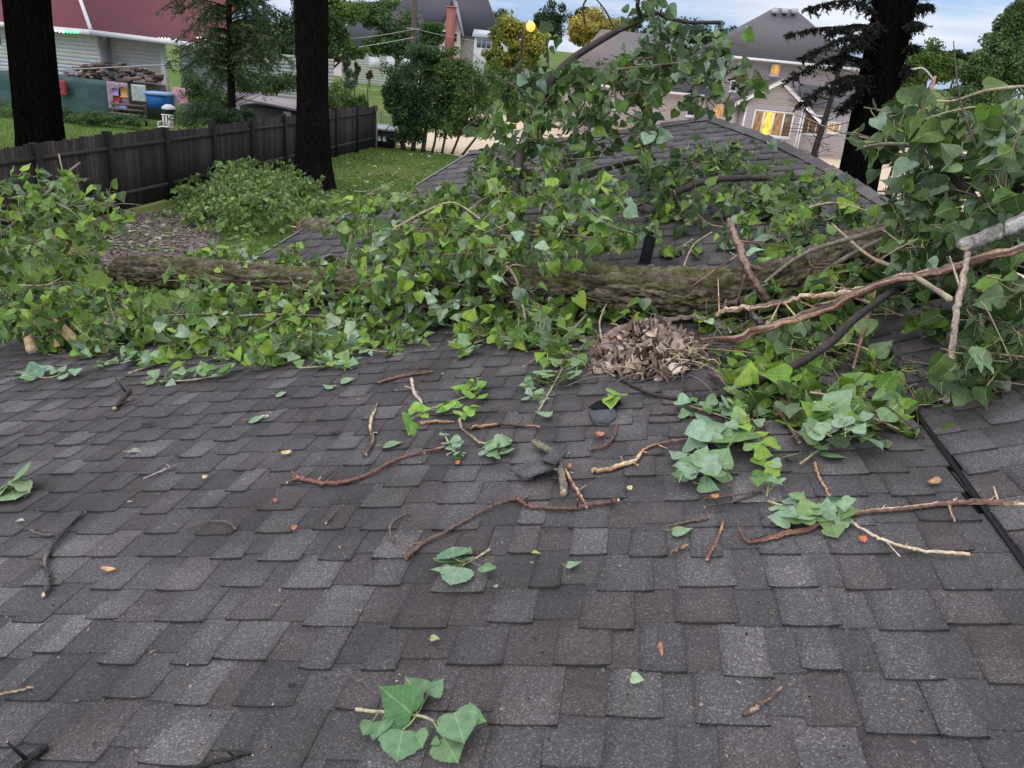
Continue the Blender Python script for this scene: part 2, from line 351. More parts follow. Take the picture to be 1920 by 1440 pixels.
cen = np.mean(ring, axis=0)
ring = [cen+(q-cen)*.93 for q in ring]
for i in range(len(ring)):
    a, b = ring[i].copy(), ring[(i+1) % len(ring)].copy(); a[2] -= .25; b[2] -= .25; a0 = a.copy(); b0 = b.copy(); a0[2] = b0[2] = 0
    nr = 14
    for k in range(nr):
        t0, t1 = k/nr, (k+1)/nr; o_ = nrm(np.cross(b-a, (0, 0, 1)))*.015
        mb.add([a0+(a-a0)*t0+o_, b0+(b-b0)*t0+o_, b0+(b-b0)*t1, a0+(a-a0)*t1], [(0, 1, 2, 3)], (.5, .47, .40))
mb.build('wall', M_PAINT, roof)
# black valley line between near and right slopes
mb = MB(); a = hitp(PN, 1700, 750, .004); b = hitp(PN, 2100, 1311, .004); s_ = nrm(np.cross(b-a, PN[3]))*.006
prism(mb, [a-s_, b-s_, b+s_, a+s_], PN[3]*.004); mb.build('valley_strip', M_BLACK, roof)
# ---------------------------------------------------------------- leaves
def leaf_template(fold=.25, bend=.25, wav=.04, seed=0, hi=False, asym=0):
    R = random.Random(seed)
    prof = [(0, 0), (.18, -.06), (.37, -.045), (.50, .07), (.53, .24), (.46, .43), (.33, .62), (.17, .80), (.05, .94), (0, 1.03)]
    if hi:
        q = []
        for i in range(len(prof)-1):
            (x0, y0), (x1, y1) = prof[i], prof[i+1]
            for s in (0, 1/3, 2/3): q.append((x0+(x1-x0)*s, y0+(y1-y0)*s))
        q.append(prof[-1]); prof = [(x*(1+(.03 if 2 < i < 26 and i % 2 else 0)), y) for i, (x, y) in enumerate(q)]
    else: prof = [(0, 0), (.2, -.06), (.40, -.035), (.51, .09), (.53, .25), (.47, .42), (.36, .59), (.22, .75), (.10, .88), (0, 1.03)]
    V = []; Fc = []
    def z(x, y): return abs(x)*fold - bend*y*y*.6 + wav*sin(7*y+5*x*(1 if x > 0 else -1.3)+seed) - (.10*x*x if hi else 0) - bend*.5*x*x*asym
    n = len(prof); mid = [(0, max(0, p[1])) for p in prof]
    for side in (1, -1):
        b0 = len(V)
        for i_, ((x, y), (mx_, my)) in enumerate(zip(prof, mid)):
            xs = side*x*(1+R.uniform(-.05, .05))
            if hi:
                V += [(0, my, z(0, my)), (xs*.5, (my+y)/2+.02, z(xs*.5, y)+.012), (xs, y, z(xs, y))]
            else: q_ = 1+R.uniform(-.05, .05); V += [(0, my, z(0, my)), (xs*q_, y+R.uniform(-.012, .012)*(i_ > 1), z(xs, y)+R.uniform(-.03, .03))]
        st = 3 if hi else 2
        for i in range(n-1):
            for j in range(st-1):
                a = b0+i*st+j; q = (a, a+1, a+1+st, a+st)
                Fc.append(q if side > 0 else q[::-1])
    return np.array(V), Fc
TPL = [leaf_template(f, b, w_, i, asym=random.uniform(-1, 1)) for i, (f, b, w_) in enumerate([(.10, .2, .05), (.25, .35, .06), (.05, .7, .06), (.45, .15, .05), (.15, -.4, .06), (-.15, .3, .08), (.6, .5, .07), (.3, 1.1, .08), (0, .1, .10), (-.3, -.3, .06), (.2, .5, .10), (.8, .2, .04)])]
TPLH = [leaf_template(f, b, w_, i, True) for i, (f, b, w_) in enumerate([(.12, .15, .02), (.25, .3, .03), (.4, .1, .03), (.06, .45, .04)])]
class LB(MB):                                                  # leaf buffer: fast stamping, keeps each leaf's own coordinates for its veins
    def __init__(s): super().__init__(); s.uv = []
    def build(s, name, mat, parent=None, smooth=False, loc=None):
        o = super().build(name, mat, parent, smooth, loc); U = np.concatenate(s.uv).astype(np.float32)
        if len(U) == len(o.data.vertices): a = o.data.attributes.new('blade', 'FLOAT_VECTOR', 'POINT'); a.data.foreach_set('vector', U.ravel())
        return o
    def leaf(s, p, d, nn, size, col, tpl=None, petiole=None, pcol=(.46, .50, .18)):
        V, Fc = tpl or TPL[int(rng.integers(len(TPL)))]
        d = nrm(d); x = nrm(np.cross(d, nn)); z = np.cross(x, d)
        s.add((V[:, :1]*x+V[:, 1:2]*d+V[:, 2:]*z)*size+p, Fc, col); s.uv.append(np.column_stack([V[:, 0], V[:, 1], np.full(len(V), random.random())]))
        if petiole is not None:
            q = np.asarray(petiole); wv = x*size*.024; m = (p+q)/2-np.array([0, 0, .05*size])
            z2 = z*size*.03
            s.add([q-wv, q+wv, m+wv, m-wv, p+wv*.8, p-wv*.8, q+z2, m+z2, p+z2], [(0, 1, 2, 3), (3, 2, 4, 5), (0, 6, 7, 3), (3, 7, 8, 5), (6, 1, 2, 7), (7, 2, 4, 8)], pcol); s.uv.append(np.full((9, 3), 9.0))
GREEN = [(.17, .31, .035), (.12, .23, .028), (.24, .39, .045), (.13, .24, .038), (.27, .41, .06), (.06, .125, .02), (.08, .17, .025), (.34, .48, .30)]
DGREEN = [(.065, .125, .028), (.05, .095, .022), (.085, .16, .032), (.075, .14, .035), (.035, .07, .018), (.11, .20, .04), (.24, .35, .24)]
def jit(c, a=.15):
    k = 1+random.uniform(-a, a); return (c[0]*k*random.uniform(.92, 1.1), c[1]*k, c[2]*k*random.uniform(.9, 1.15))
TW = (.16, .12, .085)
def spray(lb, tb, p, d, Ln, nl, size, pal, droop=.5, floor=None, tcol=TW, tr=.0022, spread=1.0, hang=.55):
    d = nrm(d); pts = [np.array(p, float)]; st = Ln/4
    for i in range(4):
        d = nrm(d+rng.normal(0, .18, 3)+np.array([0, 0, -droop*.25])); q = pts[-1]+d*st
        if floor is not None:
            h = floor(q)
            if h < .015: q = q+np.array([0, 0, .015-h]); d[2] = max(d[2], -.02)
        pts.append(q)
    pts = np.array(pts); tube(tb, pts, [tr*1.5, tr*.5], 3, tcol, cap=False)
    for k in range(nl):
        t = .12+.88*(k+random.random()*.6)/nl; i = min(int(t*4), 3); q = pts[i]+(pts[i+1]-pts[i])*min(1, t*4-i)
        ax = nrm(pts[i+1]-pts[i]); pd = nrm(rng.normal(0, 1, 3)*spread+ax*.7+np.array([0, 0, .15])); s_ = size*random.uniform(.45, 1.25)
        e_ = q+pd*s_*random.uniform(.5, .9)
        ld = nrm(pd*.6+rng.normal(0, .45, 3)+np.array([0, 0, -hang])); nn = nrm(rng.normal(0, .8, 3)+np.array([0, -.25, .6])+pd*.2)
        if floor is not None:
            h = floor(e_)
            if h < .012: e_ = e_+np.array([0, 0, .012-h])
            if floor(e_+ld*s_) < .006: ld = nrm(np.array([ld[0], ld[1], max(ld[2], -.05)])); nn = nrm(rng.normal(0, .35, 3)+np.array([0, 0, 1*(1 if random.random() < .72 else -1)]))
        lb.leaf(e_, ld, nn, s_, jit(random.choice(pal)), petiole=q)
def ell(cx, cy, rx, ry):
    a = random.random()*2*pi; r = sqrt(random.random()); return cx+rx*r*cos(a), cy+ry*r*sin(a)
def mass(lb, tb, blobs, pal, mode='roof', size=.07, droop=.5, dens=1.0):
    """blobs: (cx,cy,rx,ry,n,a,b[,size]); roof: sits between a and b of the way up the sight line from the roof; free: depth Y in a..b"""
    for bl in blobs:
        cx, cy, rx, ry, n, a, b = bl[:7]; sz = bl[7]*.8 if len(bl) > 7 else size
        for _ in range(int(round(n*dens))):
            px, py = ell(cx, cy, rx, ry)
            if mode == 'roof':
                rp = roofhit(px, py); k = random.uniform(a, b); p = CAM+(rp-CAM)*(1-k); fl = aboveroof
            else: p = P(px, py, random.uniform(a, b)); fl = None
            an = random.random()*2*pi; d = np.array([cos(an), sin(an), random.uniform(-.2, .5)])
            Ln = random.uniform(.10, .22)*sz/.07; p = p-nrm(d)*Ln*.5
            if fl is not None and fl(p) < .02: p = p+np.array([0, 0, .02-fl(p)])
            spray(lb, tb, p, d, Ln, random.randint(5, 8), sz, pal, droop, fl)
            if random.random() < .28:                              # bare twig among the leaves
                d2 = nrm(rng.normal(0, 1, 3)*[1, .7, .28]); L2 = random.uniform(.12, .30); q0 = p-d2*L2*.4; w_ = [q0, q0+d2*L2*.5+rng.normal(0, .012, 3), q0+d2*L2+rng.normal(0, .03, 3)]
                if fl is not None: w_ = [q+np.array([0, 0, max(0, .015-fl(q))]) for q in w_]
                tube(tb, resample(w_, 7), [random.uniform(.0022, .0042), .0012], 4, jit(random.choice([(.30, .24, .17), (.12, .09, .07), (.42, .36, .22), (.2, .12, .085)]), .2), cap=False)

# ---------------------------------------------------------------- fallen tree
ft = empty('fallen_tree', hitp(PN, 1100, 600), 'fallen cottonwood tree lying across the shingled roof with leafy boughs', 'tree')
MOSS = (.125, .13, .042); BK = (.18, .15, .11); BK2 = (.075, .062, .048)
def barkdisp(scale, amp, seed):
    def f(s, an, r):
        x = s*scale; wv = noise.noise(Vector((x*.7, cos(an)*1.5, sin(an)*1.5+seed)))*.55; c_, s_ = cos(an+wv*.5), sin(an+wv*.5); v = Vector((c_*2.9+seed, s_*2.9, x*.62+seed))
        a = abs(noise.noise(v)); b = abs(noise.noise(Vector((c_*8+seed, s_*8, x*2.2))))
        return amp*(min(a, .13)*8-.7 + min(b, .2)*1.8+.35*noise.noise(Vector((c_*9, s_*9, x*6)))) + r*.10*noise.noise(Vector((x*.5, seed, cos(an)*.6)))
    return f
def barkcol(seed, moss=.5):
    def f(s, an=0):
        m = max(0, min(1, .5+2.2*noise.noise(Vector((s*45+seed, cos(an)*3, sin(an)*3))))); c = tuple(a*(1-m)+b*m for a, b in zip(BK, BK2))
        k = moss*1.3*max(0, min(1, .35+2.6*noise.noise(Vector((s*22, cos(an)*2.5+seed, sin(an)*2.5)))))
        return tuple(a*(1-k)+b*k for a, b in zip(c, MOSS))
    return f
def roofpath(pl):
    o = []
    for q in pl:
        rp = roofhit(q[0], q[1]); k = q[2] if len(q) > 2 else 0.0; o.append(CAM+(rp-CAM)*(1-k))
    return o
def bandpath(pl, Y): return [P(x, y, Y if len(q_) == 0 else q_[0]) for x, y, *q_ in pl]
# trunk: x, y, distance
tp = [(225, 512, 3.95), (330, 512, 3.85), (480, 528, 3.72), (640, 540, 3.6), (780, 548, 3.42), (900, 540, 3.3), (1040, 535, 3.1), (1180, 545, 2.95), (1320, 550, 2.82), (1430, 540, 2.78), (1540, 515, 2.82), (1660, 490, 2.9), (1800, 465, 2.95), (1960, 435, 3.0)]
pts = resample([P(*q) for q in tp], 480)
mb = MB(); tube(mb, pts, [.062, .068, .072, .074, .074, .074, .074, .076, .074, .07, .066, .066, .066], 110, barkcol(2, .5), disp=barkdisp(34, .030, 3.3), capcol=(.5, .38, .22))
mb.build('trunk', M_BARK, ft, smooth=False)
def limb(path, rad, seed, col=None, sides=20, n=70, amp=.006, name='branch', moss=.25):
    mb = MB(); pts = resample(path, n)
    tube(mb, pts, rad, sides, barkcol(seed, moss) if col is None else (lambda s, an=0: jit(col, .2)), disp=barkdisp(12, amp, seed), capcol=(.55, .42, .26))
    return mb
limb([P(*q) for q in [(575, 432, 4.9), (650, 440, 4.7), (760, 452, 4.5), (900, 455, 4.3), (1020, 440, 4.1), (1120, 420, 4.0)]], [.075, .075, .07, .06, .05], 5, amp=.012).build('limb', M_BARK, ft)['label'] = 'second mossy limb with a splintered reddish end at the left roof edge'
mb = MB()   # splintered end
for k in range(16):
    q = P(578+random.uniform(-6, 25), 432+random.uniform(-10, 14), 4.88); tube(mb, [q, q+np.array([-random.uniform(.05, .18), .02, random.uniform(-.01, .03)])], [.012, .002], 4, random.choice([(.45, .2, .12), (.55, .36, .22), (.3, .14, .09)]))
mb.build('splinters', M_TWIG, ft)
limb([P(*q) for q in [(232, 505, 3.9), (232, 535, 3.85), (222, 560, 3.8), (205, 590, 3.75)]], [.038, .032, .03, .025], 9, n=30).build('limb', M_BARK, ft)['label'] = 'short stub curving down from the left end of the trunk'
limb([P(*q) for q in [(1460, 520, 2.85), (1540, 470, 2.95), (1680, 436, 3.05), (1800, 425, 3.1), (1950, 400, 3.15)]], [.02, .036, .042, .04], 12, amp=.010).build('limb', M_BARK, ft)
limb(roofpath([(300, 640, .02), (345, 655, .0), (400, 662, .0), (440, 655, .02)]), [.012, .018, .014], 14, n=30).build('limb', M_BARK, ft)

def bough(name_label, blobs, pal, wood=(), mode='roof', size=.07, droop=.5, parent=ft, pname='branch', dens=1.0):
    tb = MB(); lb = LB()
    br = None
    for i, (path, rad, c) in enumerate(wood):
        wb = MB(); pp = resample(path, 26); tube(wb, pp, rad, 8, (lambda s, c=c: jit(c, .25)), rough=.22, seed=i+1, capcol=(.6, .48, .3)); o = wb.build(pname, M_TWIG, parent)
        if br is None: br = o; br['label'] = name_label
    mass(lb, tb, blobs, pal, mode, size*.8, droop, dens)
    tw = tb.build('twigs', M_TWIG, None); tw['kind'] = 'stuff'; tw.parent = br; tw.location = tuple(-np.array(parent['_base']))
    lf = lb.build('leaves', M_LEAF, None, smooth=True); lf.parent = br
    if parent is not None: V0 = np.array(parent['_base']); lf.location = tuple(-V0)
    return br
DK = (.045, .036, .032); PALE = (.42, .33, .22); GRB = (.2, .17, .13)
bough('leafy branches draped over the far left roof edge', [
    (60, 350, 90, 28, 12, 4.0, 4.6, .065), (130, 335, 40, 24, 4, 3.9, 4.3, .06), (180, 395, 80, 24, 12, 3.9, 4.4, .065), (40, 410, 90, 50, 26, 3.6, 4.4, .065), (60, 500, 110, 60, 34, 3.4, 4.0, .065),
    (150, 450, 70, 40, 16, 3.6, 4.2, .065), (30, 590, 60, 50, 14, 3.2, 3.6, .07), (130, 560, 120, 40, 22, 3.3, 3.7, .065), (90, 372, 120, 22, 14, 3.8, 4.5, .065)],
    GREEN[:4]+DGREEN[:2], [([P(-40, 470, 3.7), P(50, 400, 3.9), P(120, 330, 4.1), P(150, 305, 4.2)], [.012, .005], GRB), ([P(-30, 560, 3.5), P(60, 560, 3.6), P(105, 590, 3.5)], [.022, .012], DK),
     ([P(60, 420, 4.1), P(160, 380, 4.1), P(250, 400, 4.0)], [.008, .003], GRB)], mode='free')
bough('leafy branches spread along the near roof left of the centre', [
    (330, 560, 120, 60, 42, .02, .16), (180, 600, 120, 55, 40, .0, .13), (450, 600, 130, 55, 46, .0, .13), (600, 600, 110, 50, 38, .0, .10), (260, 650, 150, 32, 26, .0, .05),
    (480, 655, 90, 22, 16, 0, .04), (620, 650, 70, 26, 12, 0, .05), (560, 520, 80, 30, 10, .05, .14), (400, 490, 70, 34, 14, .03, .12), (480, 462, 80, 24, 14, .04, .12), (720, 610, 70, 30, 16, 0, .06), (120, 650, 60, 20, 10, 0, .04), (300, 595, 90, 30, 20, .1, .18), (740, 650, 40, 14, 4, 0, .02)],
    GREEN, [(roofpath([(150, 640, .05), (300, 610, .08), (500, 590, .09), (700, 600, .05)]), [.009, .004], GRB), (roofpath([(430, 650, .02), (520, 600, .1), (600, 540, .15)]), [.007, .003], GRB)], size=.062)
bough('leafy branches heaped over the middle of the fallen trunk', [
    (720, 390, 60, 40, 16, .08, .2), (820, 420, 100, 60, 52, .12, .28), (690, 430, 70, 34, 16, .10, .2), (960, 420, 110, 80, 50, .14, .30), (1080, 400, 90, 70, 30, .16, .30), (760, 490, 90, 40, 24, .12, .22),
    (880, 500, 80, 50, 26, .10, .22), (1010, 500, 70, 50, 20, .08, .2), (660, 500, 60, 34, 10, .08, .16), (820, 360, 90, 24, 14, .14, .26), (1150, 440, 50, 40, 8, .12, .2), (930, 340, 60, 40, 18, .2, .32), (1080, 350, 90, 30, 20, .2, .3)],
    GREEN+DGREEN[:1], [(roofpath([(860, 475, .2), (920, 480, .21), (960, 510, .21), (975, 550, .16), (985, 600, .1)]), [.007, .004], PALE),
     (roofpath([(735, 432, .22), (800, 395, .26), (850, 380, .27), (900, 410, .27)]), [.006, .003], PALE),
     (roofpath([(745, 572, .02), (800, 560, .04), (850, 545, .06)]), [.012, .008], GRB), (roofpath([(690, 640, .02), (760, 600, .08), (752, 530, .12), (748, 510, .16)]), [.005, .003], GRB),
     (roofpath([(1000, 520, .1), (1030, 450, .2), (1100, 445, .22), (1160, 470, .16)]), [.006, .003], GRB)], size=.068, dens=.72)
bough('leafy sprigs lying in front of the middle of the trunk', [
    (900, 590, 80, 26, 12, 0, .05), (820, 585, 60, 30, 16, 0, .07), (1000, 600, 60, 36, 18, 0, .08), (1060, 610, 60, 40, 18, 0, .07), (1000, 640, 50, 20, 8, 0, .03), (1100, 570, 60, 30, 12, .02, .1), (1180, 590, 50, 20, 5, 0, .05), (1070, 660, 40, 20, 6, 0, .03), (900, 620, 60, 18, 10, 0, .03), (660, 560, 60, 24, 12, .06, .14), (760, 530, 60, 24, 9, .1, .18), (500, 545, 50, 16, 6, .06, .12), (880, 560, 50, 24, 8, .06, .14), (1030, 560, 44, 26, 10, .06, .14), (1230, 545, 30, 16, 3, .1, .14), (1420, 510, 50, 30, 9, .10, .18), (1330, 590, 40, 14, 4, .04, .1)],
    GREEN, [(roofpath([(980, 690, .0), (1050, 640, .03), (1100, 590, .08)]), [.006, .004], GRB), (roofpath([(1130, 640, .03), (1125, 600, .07), (1150, 560, .09), (1200, 590, .06)]), [.004, .002], PALE)], size=.062)
UPW = [([P(*q) for q in [(1010, 520, 3.2), (965, 420, 3.6), (975, 290, 4.0), (1015, 190, 4.2), (1060, 120, 4.3), (1150, 62, 4.4), (1200, 32, 4.4), (1235, 24, 4.4)]], [.028, .024, .020, .016, .012], DK),
       ([P(*q) for q in [(1235, 24, 4.4), (1260, 36, 4.4), (1300, 42, 4.4), (1350, 42, 4.4)]], [.014, .010, .009], DK),
       ([P(*q) for q in [(1150, 62, 4.4), (1200, 38, 4.35), (1195, 10, 4.3), (1205, -30, 4.3)]], [.012, .009], DK),
       ([P(*q) for q in [(1015, 190, 4.2), (1005, 230, 4.1), (1030, 150, 4.2)]], [.010, .006], DK),
       ([P(*q) for q in [(1098, 50, 4.5), (1094, 10, 4.5), (1115, -20, 4.5)]], [.006, .004], DK), ([P(*q) for q in [(1150, 50, 4.5), (1135, 20, 4.5), (1115, -5, 4.5)]], [.005, .003], DK),
       ([P(*q) for q in [(1060, 345, 4.2), (1120, 322, 4.3), (1180, 305, 4.4), (1230, 298, 4.4)]], [.022, .018, .014, .010], DK),
       ([P(*q) for q in [(1040, 350, 4.2), (1100, 345, 4.2), (1140, 352, 4.2)]], [.018, .012], DK),
       ([P(*q) for q in [(1060, 120, 4.3), (1150, 130, 4.3), (1250, 120, 4.3), (1340, 110, 4.2)]], [.009, .004], GRB),
       ([P(*q) for q in [(1150, 130, 4.3), (1160, 200, 4.2), (1210, 230, 4.2), (1225, 255, 4.2)]], [.007, .003], GRB)]
bough('upright bough reaching above the roof ridge against the houses', [
    (1075, 150, 60, 60, 20, 4.1, 4.6), (1170, 130, 80, 60, 30, 4.1, 4.6), (1260, 130, 70, 60, 24, 4.1, 4.6), (1360, 140, 60, 40, 15, 4.1, 4.5), (1340, 90, 40, 30, 8, 4.2, 4.5), (1230, 60, 50, 30, 6, 4.2, 4.5), (1190, 10, 40, 22, 6, 4.2, 4.5), (1290, 30, 40, 22, 3, 4.2, 4.5), (1270, 75, 50, 20, 5, 4.2, 4.5),
    (1010, 180, 40, 50, 12, 4.0, 4.4), (960, 240, 60, 40, 15, 3.9, 4.4), (1060, 240, 55, 60, 20, 3.9, 4.4), (920, 290, 45, 30, 10, 3.8, 4.3), (990, 300, 90, 34, 26, 3.8, 4.3), (1150, 200, 70, 40, 18, 4.0, 4.4), (1220, 210, 40, 30, 7, 4.0, 4.4), (1040, 80, 20, 20, 1, 4.3, 4.5), (1230, 250, 30, 28, 7, 4.0, 4.4), (1130, 285, 16, 36, 4, 4.0, 4.4), (1290, 170, 60, 26, 8, 4.1, 4.4)],
    DGREEN+GREEN[1:2]+GREEN[3:4], UPW, mode='free', size=.078, droop=.9, dens=.62)
bough('small leafy sprays scattered on the far slope below the ridge', [
    (1250, 300, 60, 30, 15, .03, .14, .075), (1330, 300, 80, 30, 20, .02, .12, .07), (1420, 330, 80, 40, 26, .02, .10, .07), (1300, 370, 90, 34, 24, .02, .12, .07), (1240, 340, 50, 36, 14, .03, .14, .07), (1500, 370, 80, 36, 24, .02, .12, .07), (1390, 270, 50, 16, 7, .03, .08, .07),
    (1430, 420, 60, 40, 20, .04, .14, .07), (1540, 430, 80, 50, 24, .04, .14, .07), (1330, 405, 60, 16, 6, .0, .05, .06), (1210, 430, 24, 24, 4, .08, .14, .06), (1290, 460, 60, 22, 6, .0, .05, .055), (1620, 420, 60, 40, 16, .06, .16, .07), (1560, 350, 50, 24, 9, .03, .1, .07)],
    DGREEN+GREEN[:4], [(roofpath([(1265, 362, .10), (1320, 340, .12), (1380, 334, .12), (1440, 334, .1), (1500, 336, .08)]), [.020, .016, .012], DK), (roofpath([(1180, 385, .04), (1225, 400, .03), (1240, 385, .05)]), [.012, .008], DK),
     (roofpath([(1282, 500, .02), (1300, 460, .05), (1335, 435, .05)]), [.004, .003], PALE), (roofpath([(1490, 400, .1), (1560, 380, .14), (1640, 400, .16)]), [.005, .003], PALE)], dens=.7)
bough('leafy branches covering the right side of the near roof', [
    (1420, 660, 60, 34, 14, .0, .08), (1500, 690, 80, 50, 15, .0, .07), (1450, 720, 90, 30, 10, 0, .04), (1600, 700, 60, 60, 8, .0, .07), (1560, 780, 80, 28, 12, 0, .05), (1420, 760, 60, 24, 8, 0, .04), (1640, 770, 60, 30, 8, .02, .1), (1480, 620, 60, 34, 5, .02, .08),
    (1560, 600, 60, 40, 6, .04, .12), (1700, 570, 70, 40, 7, .06, .14), (1600, 500, 70, 36, 14, .12, .2), (1480, 520, 60, 34, 10, .06, .16), (1380, 600, 40, 20, 3, .04, .08), (1500, 740, 100, 26, 12, 0, .05), (1350, 700, 30, 16, 2, 0, .02)],
    GREEN[:4]+DGREEN[:3], [(roofpath([(1280, 752, .0), (1370, 735, .04), (1430, 710, .08), (1500, 680, .12), (1560, 640, .16), (1600, 600, .19), (1680, 540, .24)]), [.010, .012, .013, .011], DK), (roofpath([(1330, 700, .02), (1400, 730, .03), (1450, 760, .03), (1500, 830, .01)]), [.007, .005], (.16, .10, .08)), (roofpath([(1400, 560, .14), (1500, 480, .2), (1620, 440, .26), (1760, 400, .3)]), [.005, .010], GRB), (roofpath([(1560, 420, .2), (1630, 480, .24), (1700, 510, .28), (1780, 560, .3)]), [.004, .008], PALE),
     (roofpath([(1480, 768, .03), (1560, 766, .05), (1620, 778, .05), (1685, 805, .03)]), [.0045, .003], PALE), (roofpath([(1430, 730, .02), (1480, 760, .03), (1490, 800, .01)]), [.008, .005], (.16, .1, .08)),
     (roofpath([(1500, 560, .1), (1560, 500, .16), (1640, 455, .2), (1700, 430, .22)]), [.010, .006], GRB), (roofpath([(1640, 560, .15), (1620, 620, .12), (1600, 690, .06)]), [.006, .004], (.25, .13, .09))], size=.066)
bough('big dark leafy crown crowding in from the right edge', [
    (1820, 260, 110, 50, 24, 2.2, 3.0, .075), (1880, 340, 70, 60, 22, 2.1, 2.8, .075), (1720, 250, 60, 40, 7, 2.4, 3.0, .08), (1700, 200, 40, 22, 3, 2.5, 2.9, .08), (1850, 200, 70, 34, 12, 2.3, 3.0, .075), (1740, 380, 70, 40, 12, 2.3, 2.9, .07), (1830, 430, 80, 50, 18, 2.1, 2.8, .07),
    (1880, 560, 60, 90, 26, 1.9, 2.5, .07), (1860, 700, 80, 70, 30, 1.75, 2.3, .07), (1810, 800, 70, 28, 10, 1.75, 2.0, .07), (1900, 800, 40, 40, 10, 1.7, 2.0, .07), (1720, 480, 60, 40, 9, 2.2, 2.6, .07), (1860, 640, 60, 60, 16, 1.8, 2.3, .07), (1740, 730, 50, 40, 7, 1.85, 2.1, .065), (1640, 250, 16, 12, 1, 2.5, 2.7, .08), (1700, 680, 40, 14, 3, 1.95, 2.2, .065), (1770, 815, 40, 20, 7, 1.7, 1.85, .065)],
    [tuple(q*.82 for q in c) for c in DGREEN]+DGREEN[:5]+GREEN[1:2], [([P(*q) for q in [(2000, 330, 2.3), (1900, 370, 2.4), (1850, 440, 2.5), (1800, 490, 2.6), (1700, 520, 2.7)]], [.035, .03, .022, .012], DK), ([P(*q) for q in [(2000, 520, 2.1), (1880, 480, 2.3), (1830, 380, 2.4), (1760, 300, 2.5), (1740, 280, 2.6)]], [.026, .016, .006], DK),  # darkened palette copy puts the dim light at this edge into the leaf colour
     ([P(*q) for q in [(1620, 275, 2.6), (1680, 270, 2.6), (1780, 285, 2.5), (1900, 330, 2.4)]], [.004, .007, .01], GRB), ([P(*q) for q in [(1810, 480, 2.2), (1810, 555, 2.15), (1870, 565, 2.1), (1940, 580, 2.1)]], [.005, .004], PALE),
     ([P(*q) for q in [(1960, 700, 1.9), (1860, 640, 2.1), (1840, 540, 2.2)]], [.016, .01], DK), ([P(*q) for q in [(1700, 180, 2.6), (1780, 190, 2.6), (1850, 170, 2.5), (1940, 160, 2.5)]], [.003, .005], PALE)], mode='free', droop=.8)

# ---------------------------------------------------------------- broken pieces
RED = (.20, .095, .065); ORG = (.42, .24, .13); WD = (.60, .46, .29); GB = (.15, .125, .11); DB = (.05, .04, .036); BRN = (.13, .085, .065)
def stripes(cs, seed):
    def f(s, an=0):
        v = (noise.noise(Vector((s*3.2+seed, cos(an)*.55, sin(an)*.55)))*1.1+.5)*(len(cs)-1); v = max(0, min(len(cs)-1.001, v)); i = int(v); t = min(1, max(0, (v-i-.3)/.4))
        c = cs[i] if len(cs) == 1 else tuple(a*(1-t)+b*t for a, b in zip(cs[i], cs[i+1])); return jit(c, .12)
    f.ang = 1; return f
def stick(label, path, rpx, cols, sub=(), name='twig', cat='twig', h=.012, group='broken twigs on the near roof', endcol=WD, rough=.35, cut=None, plane=PN):
    """path in photo pixels on the near roof (x, y[, height m])"""
    pts = []
    for q in path:
        hh = q[2] if len(q) > 2 else h; pts.append(hitp(plane, q[0], q[1], hh))
    n = max(10, 7*len(path)); pts = resample(pts, n); 
    for i in range(n): pts[i] = pts[i]+rng.normal(0, .0009, 3)
    m0 = mpp(pts[0]); r = [m0*x*.78 for x in (rpx if isinstance(rpx, (list, tuple)) else (rpx, rpx*.7))]
    mb = MB(); sd_ = random.random()*50; tube(mb, pts, r, 9, stripes(cols, sd_), rough=rough*1.3, seed=sd_, capcol=endcol)
    Lp = np.linalg.norm(pts[-1]-pts[0])
    for _k in range(int(min(9, Lp/.045))):                       # buds and snapped side shoots
        i_ = random.randint(1, n-2); dd = nrm(rng.normal(0, 1, 3)+nrm(pts[i_+1]-pts[i_])*.8+np.array([0, 0, .3])); rr_ = np.interp(i_/(n-1), np.linspace(0, 1, len(r)), r); ln_ = rr_*random.choice([1.9, 2.4, 3, 6, 9]); tube(mb, [pts[i_], pts[i_]+dd*ln_], [rr_*.6, rr_*.25], 5, stripes(cols, sd_+7), capcol=endcol)
    for a, b, rr in sub: tube(mb, resample([hitp(plane, a[0], a[1], h), hitp(plane, b[0], b[1], h+.008)], 5), [m0*rr, m0*rr*.6], 6, stripes(cols, sd_+3), rough=.3, seed=3, capcol=endcol)
    return single(mb, name, M_TWIG, label, cat, group)
S = stick
S('long curved reddish twig with a splintered pale knot at its left end', [(548, 893), (575, 900), (612, 906), (650, 902), (695, 888), (742, 862), (790, 848), (835, 838)], [5.5, 5, 4, 3], [RED, BRN, BRN, ORG], [((560, 898), (548, 884), 5), ((556, 898), (538, 905), 4), ((596, 902), (618, 876), 2), ((566, 898), (580, 888), 3)])
S('long straight thin twig running up right to the curved dark twig', [(762, 1046), (790, 1020), (830, 1000), (880, 972), (930, 945), (965, 936)], [7, 5, 3.5, 3], [RED, ORG, BRN, BRN], [((800, 1013), (770, 1022), 2)])
S('dark curved twig with a pale snapped end below the wedged stick', [(968, 934), (978, 940), (992, 948), (1030, 953), (1072, 953), (1112, 946), (1150, 939)], [5, 4.5, 5], [DB, BRN, RED, DB], [((980, 942), (972, 936), 5), ((1148, 940), (1160, 938), 6)])
S('short kinked twig, dark above and pale below, left of the yellow-green sprig', [(706, 756), (697, 782), (694, 800), (697, 818), (694, 838), (686, 854)], [2.5, 4, 5, 3], [BRN, DB, BRN, WD], [((686, 854), (676, 850), 1.5)])
S('thin brown twig bent like a hook left of the two broken twigs', [(745, 1018), (731, 1002), (735, 980), (752, 968), (770, 958)], [3, 2], [BRN, GB])
S('straight dark twig with a pale cut end, topmost on the bare shingles', [(708, 717), (735, 710), (770, 702), (812, 697)], [3, 4.5, 3], [DB, BRN, RED])
